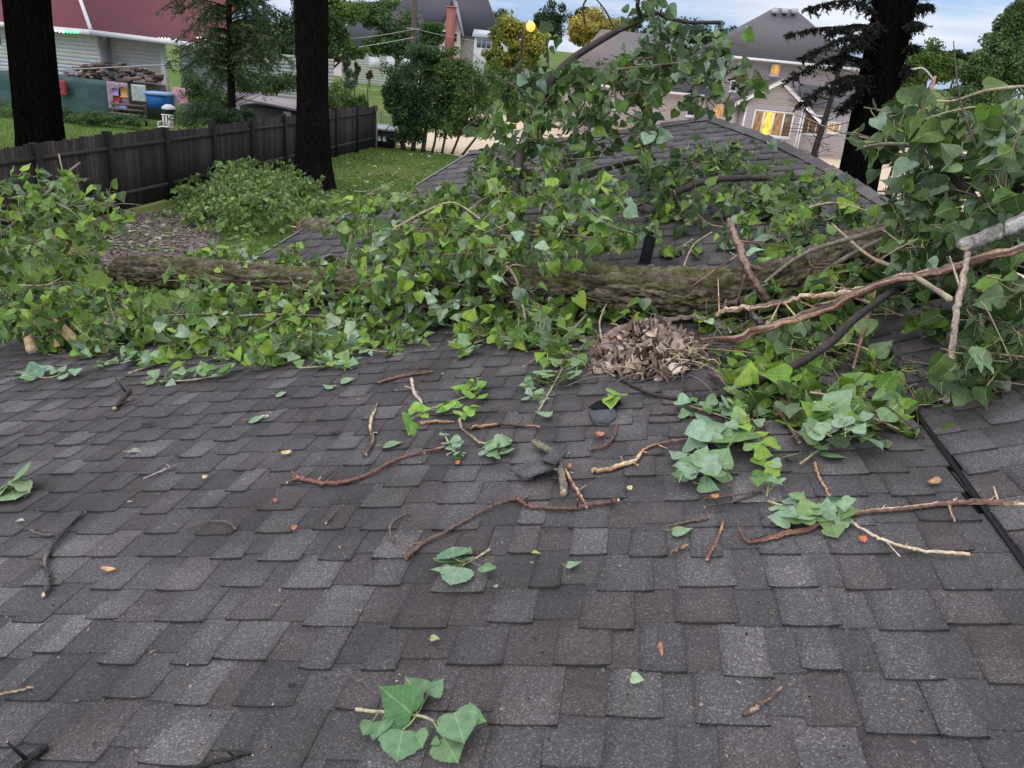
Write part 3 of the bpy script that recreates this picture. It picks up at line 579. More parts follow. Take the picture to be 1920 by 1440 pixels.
S('pale bare stem bending down to the yellow-green sprig', [(772, 712), (776, 735), (788, 752), (792, 775)], [4, 3], [WD, (.5, .4, .3)])
S('long dark smooth twig alone on the left shingles', [(82, 1116), (92, 1095), (86, 1066), (84, 1050), (105, 1015), (130, 985), (158, 958)], [6, 5, 5, 4], [DB, (.05, .042, .04), GB])
S('thick mossy stick end poking from under the torn shingle', [(1000, 830), (1018, 838), (1040, 850)], [9, 8], [(.17, .15, .10), (.2, .18, .12)], h=.02, name='stick', cat='stick', group=None)
S('short thick grey stick wedged under the torn shingle', [(1046, 862, .03), (1053, 888, .02), (1057, 925, .014)], [8, 9], [GB, (.22, .19, .14)], name='stick', cat='stick', group=None)
S('pale splintered sliver beside the short thick stick', [(1060, 880), (1072, 905), (1088, 930), (1100, 952)], [3, 5, 2], [ORG, WD, RED])
S('peeled twig with a thick brown butt curving up right', [(1110, 884), (1140, 880), (1172, 870), (1192, 863), (1210, 842), (1250, 829), (1312, 821)], [6, 7, 4, 3], [RED, BRN, ORG, WD], [((1185, 866), (1196, 872), 3)])
S('small red-brown bent twig above the torn shingle', [(1106, 843), (1135, 835), (1152, 815), (1156, 795)], [4.5, 2.5], [RED, BRN], [((1132, 836), (1146, 826), 2)])
S('curved peeled branch end with a pale split tip at the right', [(1384, 988), (1398, 1010), (1410, 1015), (1445, 1008), (1475, 1000), (1520, 990), (1562, 966)], [3, 6, 6.5, 6], [ORG, RED, BRN, DB])
S('long dark and orange peeled branch running out at the right edge', [(1590, 966), (1640, 958), (1690, 954), (1760, 946), (1800, 942), (1850, 941), (1920, 946), (2000, 950)], [5, 6.5, 7, 6], [DB, BRN, RED, WD], [((1780, 948), (1790, 978), 3), ((1850, 940), (1865, 932), 3)])
S('pale thin peeled twig pointing right below the orange branch', [(1590, 975), (1630, 1000), (1680, 1020), (1740, 1034), (1818, 1038)], [3, 3.5, 4], [WD, (.7, .6, .42)], [((1660, 1014), (1688, 1044), 1.5)])
S('small rough rusty twig standing nearly upright on its tile', [(1326, 1050), (1340, 1020), (1358, 976)], [4, 4, 3], [ORG, RED, BRN])
S('short dark twig above the single leaf on the right', [(1256, 986), (1290, 978), (1330, 970)], [4.5, 4], [DB, BRN])
S('stubby brown twig below the single leaf on the right', [(1258, 1036), (1288, 1022)], [5, 4], [BRN, ORG])
S('lone peeled twig on the lower right shingles', [(1395, 1340), (1420, 1328), (1424, 1322), (1466, 1288)], [6, 6, 3], [BRN, (.4, .28, .2)])
S('thin pale twig at the lower left edge', [(-20, 1302), (20, 1297), (62, 1289)], [4, 3], [WD, BRN])
S('thick black wet twig in the bottom left corner', [(25, 1446), (50, 1428), (84, 1400)], [11, 9], [(.02, .018, .017)])
S('slim black wet twig at the bottom edge', [(335, 1450), (400, 1430), (472, 1411)], [8, 4], [(.02, .018, .017)])
S('thin dark twig right of the yellow-green sprig', [(880, 802), (940, 795), (1012, 801)], [4, 3], [BRN, DB, ORG])
S('dark straight twig left of the clump on the right slope', [(1215, 777), (1270, 775), (1327, 783)], [2.5, 4, 3], [DB, BRN])
S('stubby dark twig with a cut end under the left leaves', [(214, 766), (228, 750), (243, 732)], [5, 6], [DB])
S('pale thread-like twig on the left shingles', [(268, 898), (300, 884), (330, 874)], [1.5, 2.5], [(.4, .37, .34), GB])
S('thin arched twig on the left shingles', [(350, 992), (388, 978), (425, 978), (441, 991)], [1.5, 2.5], [GB, BRN])
S('small red-brown sliver left of the hook twig', [(610, 982), (632, 955)], [3, 2], [BRN])
S('thin black curved twig leading out of the dead leaves', [(1150, 700), (1195, 728), (1250, 745), (1325, 751)], [3, 4, 5], [DB])
S('thin forked twig under the pale green cluster', [(1322, 952), (1375, 940), (1430, 922)], [2, 3], [BRN, DB], [((1320, 935), (1430, 922), 2)])
S('thin brown twig hanging from the dark clump toward the orange branch', [(1528, 868), (1534, 890), (1550, 920), (1562, 944)], [3.5, 3], [BRN, ORG])
S('short brown stick below the yellow-green sprig', [(788, 794), (815, 790), (850, 791)], [5, 3], [BRN, ORG])
S('tiny curved twig above the long dark twig', [(56, 992), (75, 1001), (99, 1003)], [2, 2.5], [GB])
S('bent stem joining the yellow-green sprig to the bluish leaves', [(862, 785), (866, 803), (885, 818), (900, 832)], [3.5, 2.5], [BRN, (.4, .3, .2)])
def chip(label, x, y, rx, ry, ang, c, name='bark_chip', cat='bark chip', group='bark chips on the near roof'):
    o = hitp(PN, x, y, .013); m = mpp(o); ca, sa = cos(ang), sin(ang); mb = MB(); V = []
    R = random.Random(x*y); n = 9
    for k in range(n):
        a = 2*pi*k/n; q = R.uniform(.75, 1.15); u_ = cos(a)*rx*q; v_ = sin(a)*ry*q*1.4; V.append(o+(PN[1]*(u_*ca-v_*sa)+PN[2]*(u_*sa+v_*ca))*m+PN[3]*(cos(a)**2*.004))
    top_ = [q*.82+o*.18+PN[3]*.004 for q in V]
    mb.add(V+top_+[o+PN[3]*.007], [(i, (i+1) % n, n+(i+1) % n, n+i) for i in range(n)]+[(n+i, n+(i+1) % n, 2*n) for i in range(n)], [jit(c, .2) for _ in range(2*n)])
    return single(mb, name, M_TWIG, label, cat, group)
chip('large orange bark chip near the black valley line', 1752, 903, 15, 7, .7, ORG); chip('red-orange bark chip under the orange branch', 1617, 1012, 9, 6, 0, (.55, .16, .07))
chip('orange bark chip above the torn shingle', 1126, 815, 9, 6, -.5, (.5, .22, .12)); chip('brown and orange nut shell on the left shingles', 552, 991, 6, 5, 0, (.4, .18, .07), 'nut_shell', 'nut shell', None)
chip('small pink-red chip on the left shingles', 517, 939, 5, 3.5, 0, (.5, .12, .1)); chip('bright orange chip under the small bluish leaves', 859, 868, 5, 5, 0, (.55, .16, .05))
chip('cream wood chip above the knotted twig', 537, 849, 11, 4, .2, (.62, .45, .22)); chip('tan curled chip on the lower left shingles', 204, 1068, 16, 4, -.1, (.6, .36, .2))
chip('orange chip beside the wedged stick', 1067, 874, 5, 4, 0, (.55, .2, .1)); chip('rust sliver standing on a tile near the lower middle', 1239, 1218, 5, 14, .1, (.4, .17, .1))
chip('pale yellow chip below the torn shingle', 1181, 916, 7, 3.5, .2, (.6, .55, .25)); chip('orange chip under the pale green cluster', 1340, 932, 8, 4, .1, (.5, .2, .08)); chip('cream chip at the far left of the pale twig', 385, 895, 6, 3.5, 0, (.62, .45, .25))
chip('tan chip under the first left leaves', 496, 782, 9, 2.5, .2, (.6, .5, .3)); chip('dark chip on the upper left shingles', 278, 796, 17, 3, 0, (.03, .025, .025)); chip('small dark chip left of the kinked twig', 627, 812, 9, 3.5, .4, (.04, .035, .03)); chip('dark slug-like chip in the lower left', 548, 1287, 9, 4, .2, (.03, .028, .028))
# torn shingle plates
def plate(label, pts, h, c, lift=0):
    mb = MB(); P3 = [hitp(PN, x, y, h+(l*lift)) for x, y, l in pts]; prism(mb, P3, PN[3]*-.0035, c); n_ = len(pts)
    return single(mb, 'torn_shingle', M_SH, label, 'shingle', 'torn shingles on the near roof')
plate('large torn grey shingle flap lying over the stick', [(958, 881, .2), (985, 896, .2), (1028, 880, 1), (1046, 866, 1), (1040, 852, 1), (990, 866, 0)], .022, (.12, .12, .128), .02)
plate('small torn shingle piece on top of the larger flap', [(1015, 862, 0), (1040, 868, 1), (1063, 848, 1), (1040, 838, 0)], .045, (.10, .098, .105), .012)
plate('bluish grey broken shingle corner below the hole', [(1104, 770, 0), (1112, 790, 0), (1142, 792, 0), (1158, 778, 0), (1152, 766, 0)], .015, (.10, .115, .135), 0)
mb = MB(); prism(mb, [hitp(PN, *q, .0145) for q in [(1103, 763), (1130, 768), (1150, 768), (1165, 755), (1160, 742), (1120, 752)]], PN[3]*-.003, (.01, .01, .01)); mb.build('roof_hole', M_BLACK, roof)['label'] = 'black punctured hole in the shingles'

# ---------------------------------------------------------------- close leaf clusters
def cluster(label, stem, leaves, pal, name='leaf_cluster', cat='leaf cluster', group='leafy sprigs lying on the near roof', h=.012, back=.5, hi=True, mound=.03, scol=(.40, .36, .20)):
    """leaves: (base x,y, tip x,y, lift, side) in photo pixels; each leaf lies on the roof"""
    base_ = hitp(PN, *stem[0], 0); root = empty(name, base_, label, cat, group)
    tb = MB(); pts = resample([hitp(PN, x, y, h+.004) for x, y in stem], 14); tube(tb, pts, [.0032, .002], 6, (lambda s: jit(scol, .2)), rough=.2)
    lb = LB()
    for q in leaves:
        if len(q) == 5 and q[3] > 0 and abs(q[2]) < 7:
            m_ = mpp(hitp(PN, q[0], q[1])); Ln = q[3]*m_; b = hitp(PN, q[0], q[1], h+.004)+PN[3]*q[4]*mound; d = PN[1]*cos(q[2])+PN[2]*sin(q[2]); d = nrm(d+PN[3]*random.uniform(-.35, .35)*(q[4]+.2)); vd = nrm(CAM-b)
            nn = nrm(PN[3]+vd*.5*q[4]+rng.normal(0, .38, 3))*(-1 if random.random() < back else 1); b = b-d*Ln*.5
            if hgt(PN, b+d*Ln) < .016: d = nrm(d+PN[3]*(.02-hgt(PN, b+d*Ln))/Ln)
            if hgt(PN, b) < .014: b = b+PN[3]*(.014-hgt(PN, b))
            i = int(np.argmin([np.linalg.norm(p_-b) for p_ in pts])); lb.leaf(b, d, nn, Ln, jit(random.choice(pal), .18), tpl=TPLH[int(rng.integers(4))], petiole=pts[i] if np.linalg.norm(pts[i]-b) < .07 else b-nrm(d)*.02+rng.normal(0, .006, 3)); continue
        bx, by, tx, ty = q[:4]; lift = q[4] if len(q) > 4 else random.uniform(.006, .02); side = q[5] if len(q) > 5 else (-1 if random.random() < back else 1)
        b = hitp(PN, bx, by, h+lift); t = hitp(PN, tx, ty, h+lift*.3+.003); d = t-b; Ln = np.linalg.norm(d)/1.05
        nn = nrm(PN[3]+rng.normal(0, .34, 3))*side
        if len(q) > 6: m_ = mpp(b); t = b+(RT*(tx-bx)-UP*(ty-by))*m_+(CAM-b)*.01; d = t-b; Ln = np.linalg.norm(d)/1.05; nn = nrm(nrm(CAM-b)+np.array([.1, 0, .15]))*side
        i = int(np.argmin([np.linalg.norm(p_-b) for p_ in pts]))
        lb.leaf(b, d, nn, Ln, jit(random.choice(pal), .15), tpl=TPLH[int(rng.integers(4))] if hi else None, petiole=pts[i] if np.linalg.norm(pts[i]-b) < .09 else b-nrm(d)*.02+rng.normal(0, .004, 3))
    tb.build('stem', M_TWIG, root); lb.build('leaves', M_LEAF, root, smooth=hi)
    return root
def rcl(cx, cy, rx, ry, n, s0, s1):
    o = []
    for _ in range(n):
        x, y = ell(cx, cy, rx, ry); a = random.random()*2*pi; s = random.uniform(s0, s1)*.80; o.append((x, y, a, s, random.random()))
    return o
PG = [(.24, .38, .22), (.20, .34, .18), (.28, .42, .27), (.13, .26, .07)]; YG = [(.22, .42, .06), (.17, .36, .05), (.26, .46, .08)]
cluster('big-leaved sprig with one dark upright leaf, nearest the camera', [(667, 1330), (700, 1334), (745, 1337), (790, 1343), (812, 1352)],
    [(772, 1338, 712, 1286, .012, 1, 1), (762, 1300, 778, 1338, .02, -1), (782, 1312, 772, 1278, .02, -1), (803, 1300, 832, 1280, .015, -1), (716, 1352, 708, 1398, .012, -1), (698, 1352, 680, 1384, .008, -1), (755, 1368, 742, 1440, .014, -1), (778, 1375, 794, 1405, .008, -1),
     (852, 1336, 876, 1408, .03, -1), (868, 1336, 914, 1356, .02, -1), (832, 1384, 862, 1436, .012, -1), (822, 1386, 808, 1398, .012, -1)], [(.07, .2, .04), (.10, .24, .08)], back=.9)
cluster('small sprig of heart leaves below the long twig', [(918, 1030), (900, 1042), (875, 1055)],
    [(842, 1052, 810, 1048, .014, -1), (850, 1045, 848, 1020, .02, 1), (836, 1060, 806, 1072, .012, -1), (860, 1062, 844, 1106, .016, -1), (870, 1052, 888, 1040, .01, 1), (905, 1062, 934, 1074, .01, -1), (872, 1040, 884, 1030, .01, -1), (846, 1062, 828, 1085, .01, -1)], PG)
cluster('yellow-green sprig, brightest on the bare shingles', [(765, 790), (800, 770), (850, 752), (900, 735)],
    rcl(885, 735, 26, 16, 12, 22, 38)+rcl(790, 775, 22, 14, 7, 18, 30)+rcl(860, 772, 40, 12, 12, 22, 36)+[(774, 790, 768, 815, .01, 1)], YG, back=.12)
cluster('pale bluish leaves just right of the curved reddish twig', [(835, 818), (850, 845), (870, 855)], rcl(850, 850, 22, 14, 8, 22, 36)+[(835, 815, 825, 812, .01, -1)], PG, back=.8)
cluster('bluish crumpled leaves at the end of the bent stem', [(895, 828), (925, 836), (950, 845)], rcl(928, 842, 28, 13, 10, 24, 38), PG, back=.85)
cluster('cluster of pale heart leaves right of the peeled twig', [(1400, 810), (1350, 850), (1320, 880)], rcl(1330, 835, 46, 16, 8, 40, 60)+rcl(1325, 895, 44, 26, 12, 42, 70)+[(1290, 890, 1256, 895, .01, -1), (1290, 850, 1252, 846, .02, -1), (1345, 810, 1395, 822, .02, -1), (1345, 800, 1340, 775, .03, 1), (1370, 830, 1385, 800, .03, 1)], PG, back=.82, mound=.05)
cluster('upright string of small leaves between the two big clumps', [(1415, 830), (1432, 860), (1440, 900), (1438, 930)], rcl(1432, 850, 34, 30, 9, 26, 44)+rcl(1436, 905, 26, 26, 8, 26, 40)+rcl(1400, 800, 30, 16, 7, 26, 40), GREEN[:3]+PG, back=.4)
cluster('leafy tip lying over the curved peeled branch end', [(1440, 940), (1490, 955), (1540, 965), (1590, 975)], rcl(1480, 965, 46, 28, 12, 34, 58)+rcl(1570, 965, 46, 20, 10, 34, 52)+[(1560, 985, 1572, 1012, .01, -1)], PG+GREEN[:2], back=.7)
cluster('round heap of large leaves on the right slope', [(1500, 870), (1560, 830), (1640, 810)], rcl(1590, 830, 70, 34, 22, 42, 64)+rcl(1540, 840, 44, 26, 9, 40, 56)+[(1490, 850, 1466, 860, .01, -1)], GREEN[:2]+PG, back=.5, mound=.09)
cluster('tangled pale sprig at the foot of the dead leaf pile', [(1010, 770), (1030, 735), (1055, 690)], rcl(1050, 700, 40, 26, 14, 24, 38)+rcl(1005, 722, 26, 10, 7, 20, 34)+rcl(1015, 750, 30, 12, 6, 20, 34)+[(1035, 775, 1002, 780, .01, -1)], PG+GREEN[:2], back=.5)
cluster('droopy leaf bunch just below the trunk in the middle', [(840, 640), (865, 650), (880, 665)], rcl(868, 655, 36, 16, 14, 22, 36), PG+GREEN[:2], back=.6)
cluster('pale curled leaves cut off by the left edge', [(28, 905), (20, 912), (14, 920)], [(20, 905, -8, 925, .02, -1), (26, 912, 62, 905, .03, -1), (22, 918, 30, 942, .01, -1), (16, 910, 18, 888, .03, 1), (34, 915, 58, 925, .012, -1)], [(.24, .34, .16)], back=.9)
cluster('leaf pair by the black hole in the roof', [(1140, 740), (1155, 748)], [(1150, 745, 1130, 756, .03, 1), (1152, 742, 1166, 738, .03, 1), (1148, 748, 1145, 768, .02, 1)], YG, back=.1)
cluster('low row of leaves at the lower rim of the left foliage', [(300, 715), (360, 712), (430, 700)], rcl(385, 700, 60, 12, 14, 22, 34)+rcl(310, 712, 30, 10, 6, 22, 32), GREEN[:2]+PG, back=.5)
cluster('dull leaves lying at the far left rim of the foliage', [(60, 705), (90, 708), (120, 700)], rcl(60, 706, 34, 9, 5, 26, 38)+rcl(110, 700, 40, 8, 8, 20, 32), PG, back=.8)
cluster('leaf bunch on the left rim beside the stubby twig', [(240, 700), (270, 690), (300, 680)], rcl(265, 680, 50, 14, 12, 22, 36), GREEN[:2]+PG, back=.6)
cluster('pale leaves below the pale thin branch on the right', [(1290, 760), (1340, 775), (1380, 790)], rcl(1300, 765, 40, 10, 7, 26, 40)+rcl(1390, 770, 50, 14, 12, 26, 44), PG+GREEN[:1], back=.7)
cluster('crumpled bunch under the middle of the left foliage', [(560, 690), (620, 685), (680, 670)], rcl(630, 680, 50, 12, 14, 24, 36)+rcl(540, 680, 30, 12, 6, 24, 38), GREEN[:3]+PG, back=.5)
def oneleaf(label, x, y, s, ang, c, side=-1, h=.014):
    lb = LB(); b = hitp(PN, x, y, h); m = mpp(b); d = PN[1]*cos(ang)+PN[2]*sin(ang)
    lb.leaf(b, d, nrm(PN[3]+rng.normal(0, .1, 3))*side, s*m, c, tpl=TPLH[int(rng.integers(4))], petiole=b-d*s*m*.6+PN[1]*.004)
    return single(lb, 'fallen_leaf', M_LEAF, label, 'leaf', 'single leaves on the near roof', smooth=True)
oneleaf('pale leaf left of the kinked twig near the left foliage', 470, 785, 30, .1, PG[0]); oneleaf('pale leaf above left of the curved reddish twig', 722, 833, 34, .1, PG[1]); oneleaf('small heart leaf with its stalk right of the lower sprig', 1064, 1058, 28, -.1, PG[2])
oneleaf('tiny yellow leaf with a stalk in the middle shingles', 999, 1035, 15, .1, (.5, .5, .12), 1); oneleaf('single leaf under the short dark twig on the right', 1262, 993, 36, -.1, PG[0]); oneleaf('dull leaf on the upper left shingles', 243, 845, 24, .2, (.3, .34, .26), 1)
oneleaf('tiny pale green leaf on the lower middle shingles', 1184, 1270, 24, -.2, (.36, .5, .28), 1); oneleaf('small cream leaf at the left', 33, 976, 13, .2, (.5, .52, .4), 1); oneleaf('small leaf touching the topmost dark twig', 640, 714, 26, .3, PG[0]); oneleaf('pale leaf below the rim of the left foliage', 625, 724, 22, 3.0, PG[1])
oneleaf('tiny leaf speck below the lower sprig', 928, 1100, 9, 1, PG[2]); oneleaf('curled yellow-green scrap in the lower middle', 808, 1197, 17, .1, (.4, .45, .2), 1); oneleaf('pale leaf near the white chip on the left', 520, 738, 20, 0, PG[2])

# ---------------------------------------------------------------- dead leaf pile
lb = LB(); tb = MB()
for _ in range(1100):
    px, py = ell(1215, 655, 98, 42); r_ = sqrt(((px-1215)/98)**2+((py-655)/46)**2); rp = hitp(PN, px, py+18, 0); p = rp+PN[3]*(.01+random.random()*max(.01, .13*(1-r_*.9)))
    d = nrm(rng.normal(0, 1, 3)); nn = nrm(rng.normal(0, 1, 3)+np.array([0, -.2, .5])); c = jit(random.choice([(.48, .38, .30), (.34, .26, .20), (.62, .52, .42), (.24, .17, .12), (.12, .08, .06), (.07, .05, .04), (.54, .44, .36)]), .2)
    lb.leaf(p, d, nn, random.uniform(.016, .048), c, tpl=leaf_template(random.uniform(.5, 1.6), random.uniform(.4, 2), .14, random.randint(0, 50)) if random.random() < .8 else TPL[7])
pile = empty('dead_leaf_pile', hitp(PN, 1215, 690), 'heap of dry tan dead leaves in front of the trunk', 'leaf pile')
lb.build('leaves', M_DEAD, pile)
for _ in range(90):
    px, py = ell(1215, 655, 150, 50); p = hitp(PN, px, py+10, random.uniform(.02, .12)); d = rng.normal(0, .06, 3)*[1, 1, .5]; tube(tb, resample([p, p+d*.5+np.array([0, 0, .01]), p+d], 6), [.003, .0015], 4, random.choice([BRN, GB, PALE]))
tb.build('twigs', M_TWIG, pile)['kind'] = 'stuff'
# scattered crumbs
mb = MB()
for _ in range(900):
    px = random.uniform(0, 1750); py = 690+730*random.random()**1.9
    p = hitp(PN, px, py, .013); s = random.uniform(.0008, .0030); c = random.choice([(.05, .04, .035), (.20, .12, .08), (.3, .24, .16), (.06, .05, .05), (.16, .24, .08), (.34, .33, .27)])
    V = p+rng.normal(0, 1, (5, 3))*s*np.array([1, 1, .35]); mb.add(V, [(0, 1, 2), (0, 2, 3), (0, 3, 4), (1, 2, 4), (2, 3, 4), (0, 1, 4)], c)
single(mb, 'bark_crumbs', M_TWIG, 'tiny crumbs of bark and leaf sprinkled over the shingles', 'debris', kind='stuff')

# ---------------------------------------------------------------- separate broken branches at the right
def branch3(label, path, rad, cols, name='broken_branch', sub=(), endcol=WD):
    n = 40; pts = resample(roofpath(path), n); pts += rng.normal(0, .0030, (n, 3)); mb = MB(); sd_ = random.random()*40
    tube(mb, pts, rad, 14, stripes(cols, sd_), rough=.55, seed=sd_, capcol=endcol)
    for _k in range(8): i_ = random.randint(3, 36); rr_ = float(np.interp(i_/39, np.linspace(0, 1, len(rad)), rad)); dd = nrm(rng.normal(0, 1, 3)+nrm(pts[i_+1]-pts[i_])); q_ = pts[i_]; L_ = rr_*random.choice([2, 3, 6, 12, 18]); tube(mb, resample([q_, q_+dd*L_*.5+rng.normal(0, .1, 3)*rr_, q_+dd*L_], 5), [rr_*.45, rr_*.15], 6, stripes(cols, sd_+5), capcol=endcol)
    for pth, rr in sub: tube(mb, resample(roofpath(pth), 10), rr, 7, stripes(cols, sd_+2), rough=.3, seed=2, capcol=endcol)
    return single(mb, name, M_TWIG, label, 'branch', 'snapped branches against the trunk')
branch3('reddish half-peeled branch, thickest of those jutting left over the leaves', [(1312, 640, .06), (1380, 634, .10), (1450, 611, .14), (1540, 582, .19), (1620, 545, .24), (1700, 520, .28), (1785, 502, .3), (1900, 470, .33), (2000, 440, .35)], [.009, .012, .013, .013, .012, .011, .010], [(.13, .075, .06), (.20, .11, .08), (.42, .27, .18), (.12, .08, .065), (.5, .38, .26)], sub=[([(1640, 540, .16), (1625, 600, .12), (1610, 640, .08)], [.008, .005])])
branch3('pale peeled branch above the reddish one', [(1345, 590, .10), (1360, 582, .12), (1420, 576, .15), (1500, 558, .18), (1580, 549, .21), (1640, 538, .24)], [.007, .009, .009, .008], [(.62, .45, .3), ORG, (.66, .52, .38), BRN])
branch3('grey-brown broken branch standing steeply in front of the trunk', [(1366, 412, .28), (1386, 460, .26), (1408, 520, .2), (1442, 566, .12)], [.009, .012, .013, .015], [(.22, .15, .12), BRN, (.3, .2, .15)], endcol=ORG)
branch3('short dark stub crossing the pale peeled branch', [(1390, 565, .12), (1410, 590, .12), (1435, 608, .1)], [.008, .009], [DB, GB])
branch3('thin grey branch arching over the dead leaf pile', [(1115, 696, .01), (1155, 655, .05), (1210, 615, .09), (1290, 594, .1), (1345, 608, .09), (1370, 622, .08)], [.012, .009, .007, .005], [(.2, .16, .12), GB, (.32, .26, .2)])
def branchF(label, path, rad, cols, endcol=WD, sub=()):
    n = 40; pts = resample([P(*q) for q in path], n); pts += rng.normal(0, .0015, (n, 3)); mb = MB(); tube(mb, pts, rad, 12, stripes(cols, 4.4), rough=.25, seed=9, capcol=endcol)
    for pth, rr in sub: tube(mb, resample([P(*q) for q in pth], 10), rr, 7, stripes(cols, 2), rough=.3, seed=2, capcol=endcol)
    return single(mb, 'broken_branch', M_TWIG, label, 'branch', 'snapped branches against the trunk')
branchF('pale bare branch hanging straight down at the right', [(1774, 755, 1.85), (1782, 680, 1.9), (1792, 600, 1.95), (1802, 540, 2.0), (1816, 470, 2.05)], [.009, .008, .009, .007], [(.45, .36, .3), (.34, .27, .22), (.55, .44, .36)], sub=[([(1802, 545, 2.0), (1780, 480, 2.05)], [.004, .002]), ([(1774, 745, 1.85), (1700, 770, 1.9)], [.003, .002])])
branchF('thick grey sawn branch end poking in at the right edge', [(1805, 462, 2.05), (1850, 443, 2.08), (1895, 424, 2.1), (1960, 395, 2.15), (2050, 360, 2.2)], [.018, .019, .02, .022], [(.34, .32, .29), (.26, .24, .22), (.42, .4, .36)], endcol=(.72, .62, .45))
# pale freshly split wood among the far-left leaves
for lab, pth, rr in (('pale cut branch stub, tallest among the far left leaves', [(60, 655, 3.25), (55, 640, 3.3), (52, 622, 3.33)], .024), ('pale splintered plank of wood leaning in the far left leaves', [(140, 480, 4.0), (112, 450, 4.05), (84, 432, 4.1)], .022), ('small pale cut end right of the tallest stub', [(108, 650, 3.3), (106, 634, 3.32)], .016), ('low tan split piece behind the pale stubs', [(70, 600, 3.45), (110, 612, 3.4), (140, 640, 3.3)], .03)):
    mb = MB(); tube(mb, resample([P(*q) for q in pth], 12), [rr, rr*.8], 12, (lambda s: jit((.48, .32, .17), .15)), rough=.35, seed=rr*99, capcol=(.75, .62, .38)); single(mb, 'split_log', M_TWIG, lab, 'log', 'split wood among the left leaves')

# vent pipe
vp = empty('vent_pipe', hitp(PF, 1212, 500), 'black plumbing vent pipe standing on the far slope behind the trunk', 'vent pipe'); mb = MB(); b = hitp(PF, 1206, 505); u_ = nrm(np.array([.06, -.02, 1])); r = .026
tube(mb, [b-u_*.05, b+u_*.12, b+u_*.15], r, 24, (.012, .013, .016), cap=False); tube(mb, [b+u_*.15, b+u_*.05], r*.85, 24, (.005, .005, .006), cap=False)
V = []; 
for k in range(24): a = 2*pi*k/24; V.append(b+u_*.15+np.array([cos(a), sin(a), 0])*r)
for k in range(24): a = 2*pi*k/24; V.append(b+u_*.15+np.array([cos(a), sin(a), 0])*r*.85)
mb.add(V, [(k, (k+1) % 24, 24+(k+1) % 24, 24+k) for k in range(24)], (.014, .014, .018)); mb.build('pipe', M_MET, vp)
mb = MB(); tube(mb, [b-u_*.01, b+u_*.03], [.05, .03], 24, (.02, .02, .022)); mb.build('boot', M_MET, vp)
#PART2

# ================================================================ the yard and the street behind
def ground_mat(name, c1, c2, sc, c3=None, bump=.5):
    m = bpy.data.materials.new(name); m.use_nodes = True; n = m.node_tree.nodes; l = m.node_tree.links; b = n['Principled BSDF']; b.inputs['Roughness'].default_value = .95; b.inputs['Specular IOR Level'].default_value = .1
    t = n.new('ShaderNodeTexCoord'); a = n.new('ShaderNodeTexNoise'); a.inputs['Scale'].default_value = sc; a.inputs['Detail'].default_value = 8; a.inputs['Roughness'].default_value = .7; l.new(t.outputs['Object'], a.inputs[0])
    r = n.new('ShaderNodeValToRGB'); r.color_ramp.elements[0].position = .35; r.color_ramp.elements[1].position = .65; r.color_ramp.elements[0].color = (*c1, 1); r.color_ramp.elements[1].color = (*c2, 1); l.new(a.outputs[0], r.inputs[0]); src = r.outputs[0]
    if c3:
        a2 = n.new('ShaderNodeTexNoise'); a2.inputs['Scale'].default_value = .12; a2.inputs['Detail'].default_value = 4; l.new(t.outputs['Object'], a2.inputs[0]); r2 = n.new('ShaderNodeValToRGB'); r2.color_ramp.elements[0].position = .5; r2.color_ramp.elements[1].position = .68; l.new(a2.outputs[0], r2.inputs[0])
        mm = n.new('ShaderNodeMix'); mm.data_type = 'RGBA'; l.new(r2.outputs[0], mm.inputs[0]); l.new(src, mm.inputs[6]); mm.inputs[7].default_value = (*c3, 1); src = mm.outputs[2]
    l.new(src, b.inputs['Base Color']); bm = n.new('ShaderNodeBump'); bm.inputs['Strength'].default_value = bump; bm.inputs['Distance'].default_value = .05; l.new(a.outputs[0], bm.inputs['Height']); l.new(bm.outputs[0], b.inputs['Normal'])
    return m
M_GRASS = ground_mat('grass', (.065, .115, .026), (.13, .20, .04), 9, (.19, .20, .07)); M_DRY = ground_mat('dry_ground', (.52, .42, .30), (.72, .60, .44), 3); M_ROAD = ground_mat('road_surface', (.34, .29, .28), (.44, .38, .36), 4, bump=.1)
M_MULCH = ground_mat('mulch', (.07, .05, .045), (.32, .26, .24), 22, bump=1)
def terr(x, y):                                               # the land rises gently far behind
    return 0 if y < 135 else (y-135)*.02
mb = MB(); xs = np.linspace(-420, 420, 60); ys = np.concatenate([np.linspace(-30, 60, 12), np.linspace(68, 900, 40)]); V = [(x, y, terr(x, y)) for y in ys for x in xs]; nx = len(xs)
mb.add(V, [(j*nx+i, j*nx+i+1, (j+1)*nx+i+1, (j+1)*nx+i) for j in range(len(ys)-1) for i in range(nx-1)], (.1, .2, .05)); struct(mb, 'lawn', M_GRASS)
def patch(name, px, mat_, z):
    mb = MB(); pts = [G(x, y) for x, y in px]; pts = [np.array([p[0], p[1], terr(p[0], p[1])+z]) for p in pts]; c = np.mean(pts, axis=0)
    mb.add(pts, [tuple(range(len(pts)))], (.5, .5, .5)); return struct(mb, name, mat_)
patch('gravel_lot', [(745, 272), (850, 292), (1100, 330), (1400, 400), (1700, 520), (2300, 640), (2300, 300), (1900, 292), (1640, 272), (1300, 262), (1000, 222), (905, 212)], M_DRY, .02)
patch('mulch_bed', [(160, 470), (250, 405), (345, 385), (420, 420), (400, 500), (250, 540)], M_MULCH, .02)
rd = [(470, 112), (470, 124), (600, 138), (735, 158), (1000, 186), (1000, 172), (735, 138), (600, 118)]
patch('road', rd, M_ROAD, .03)

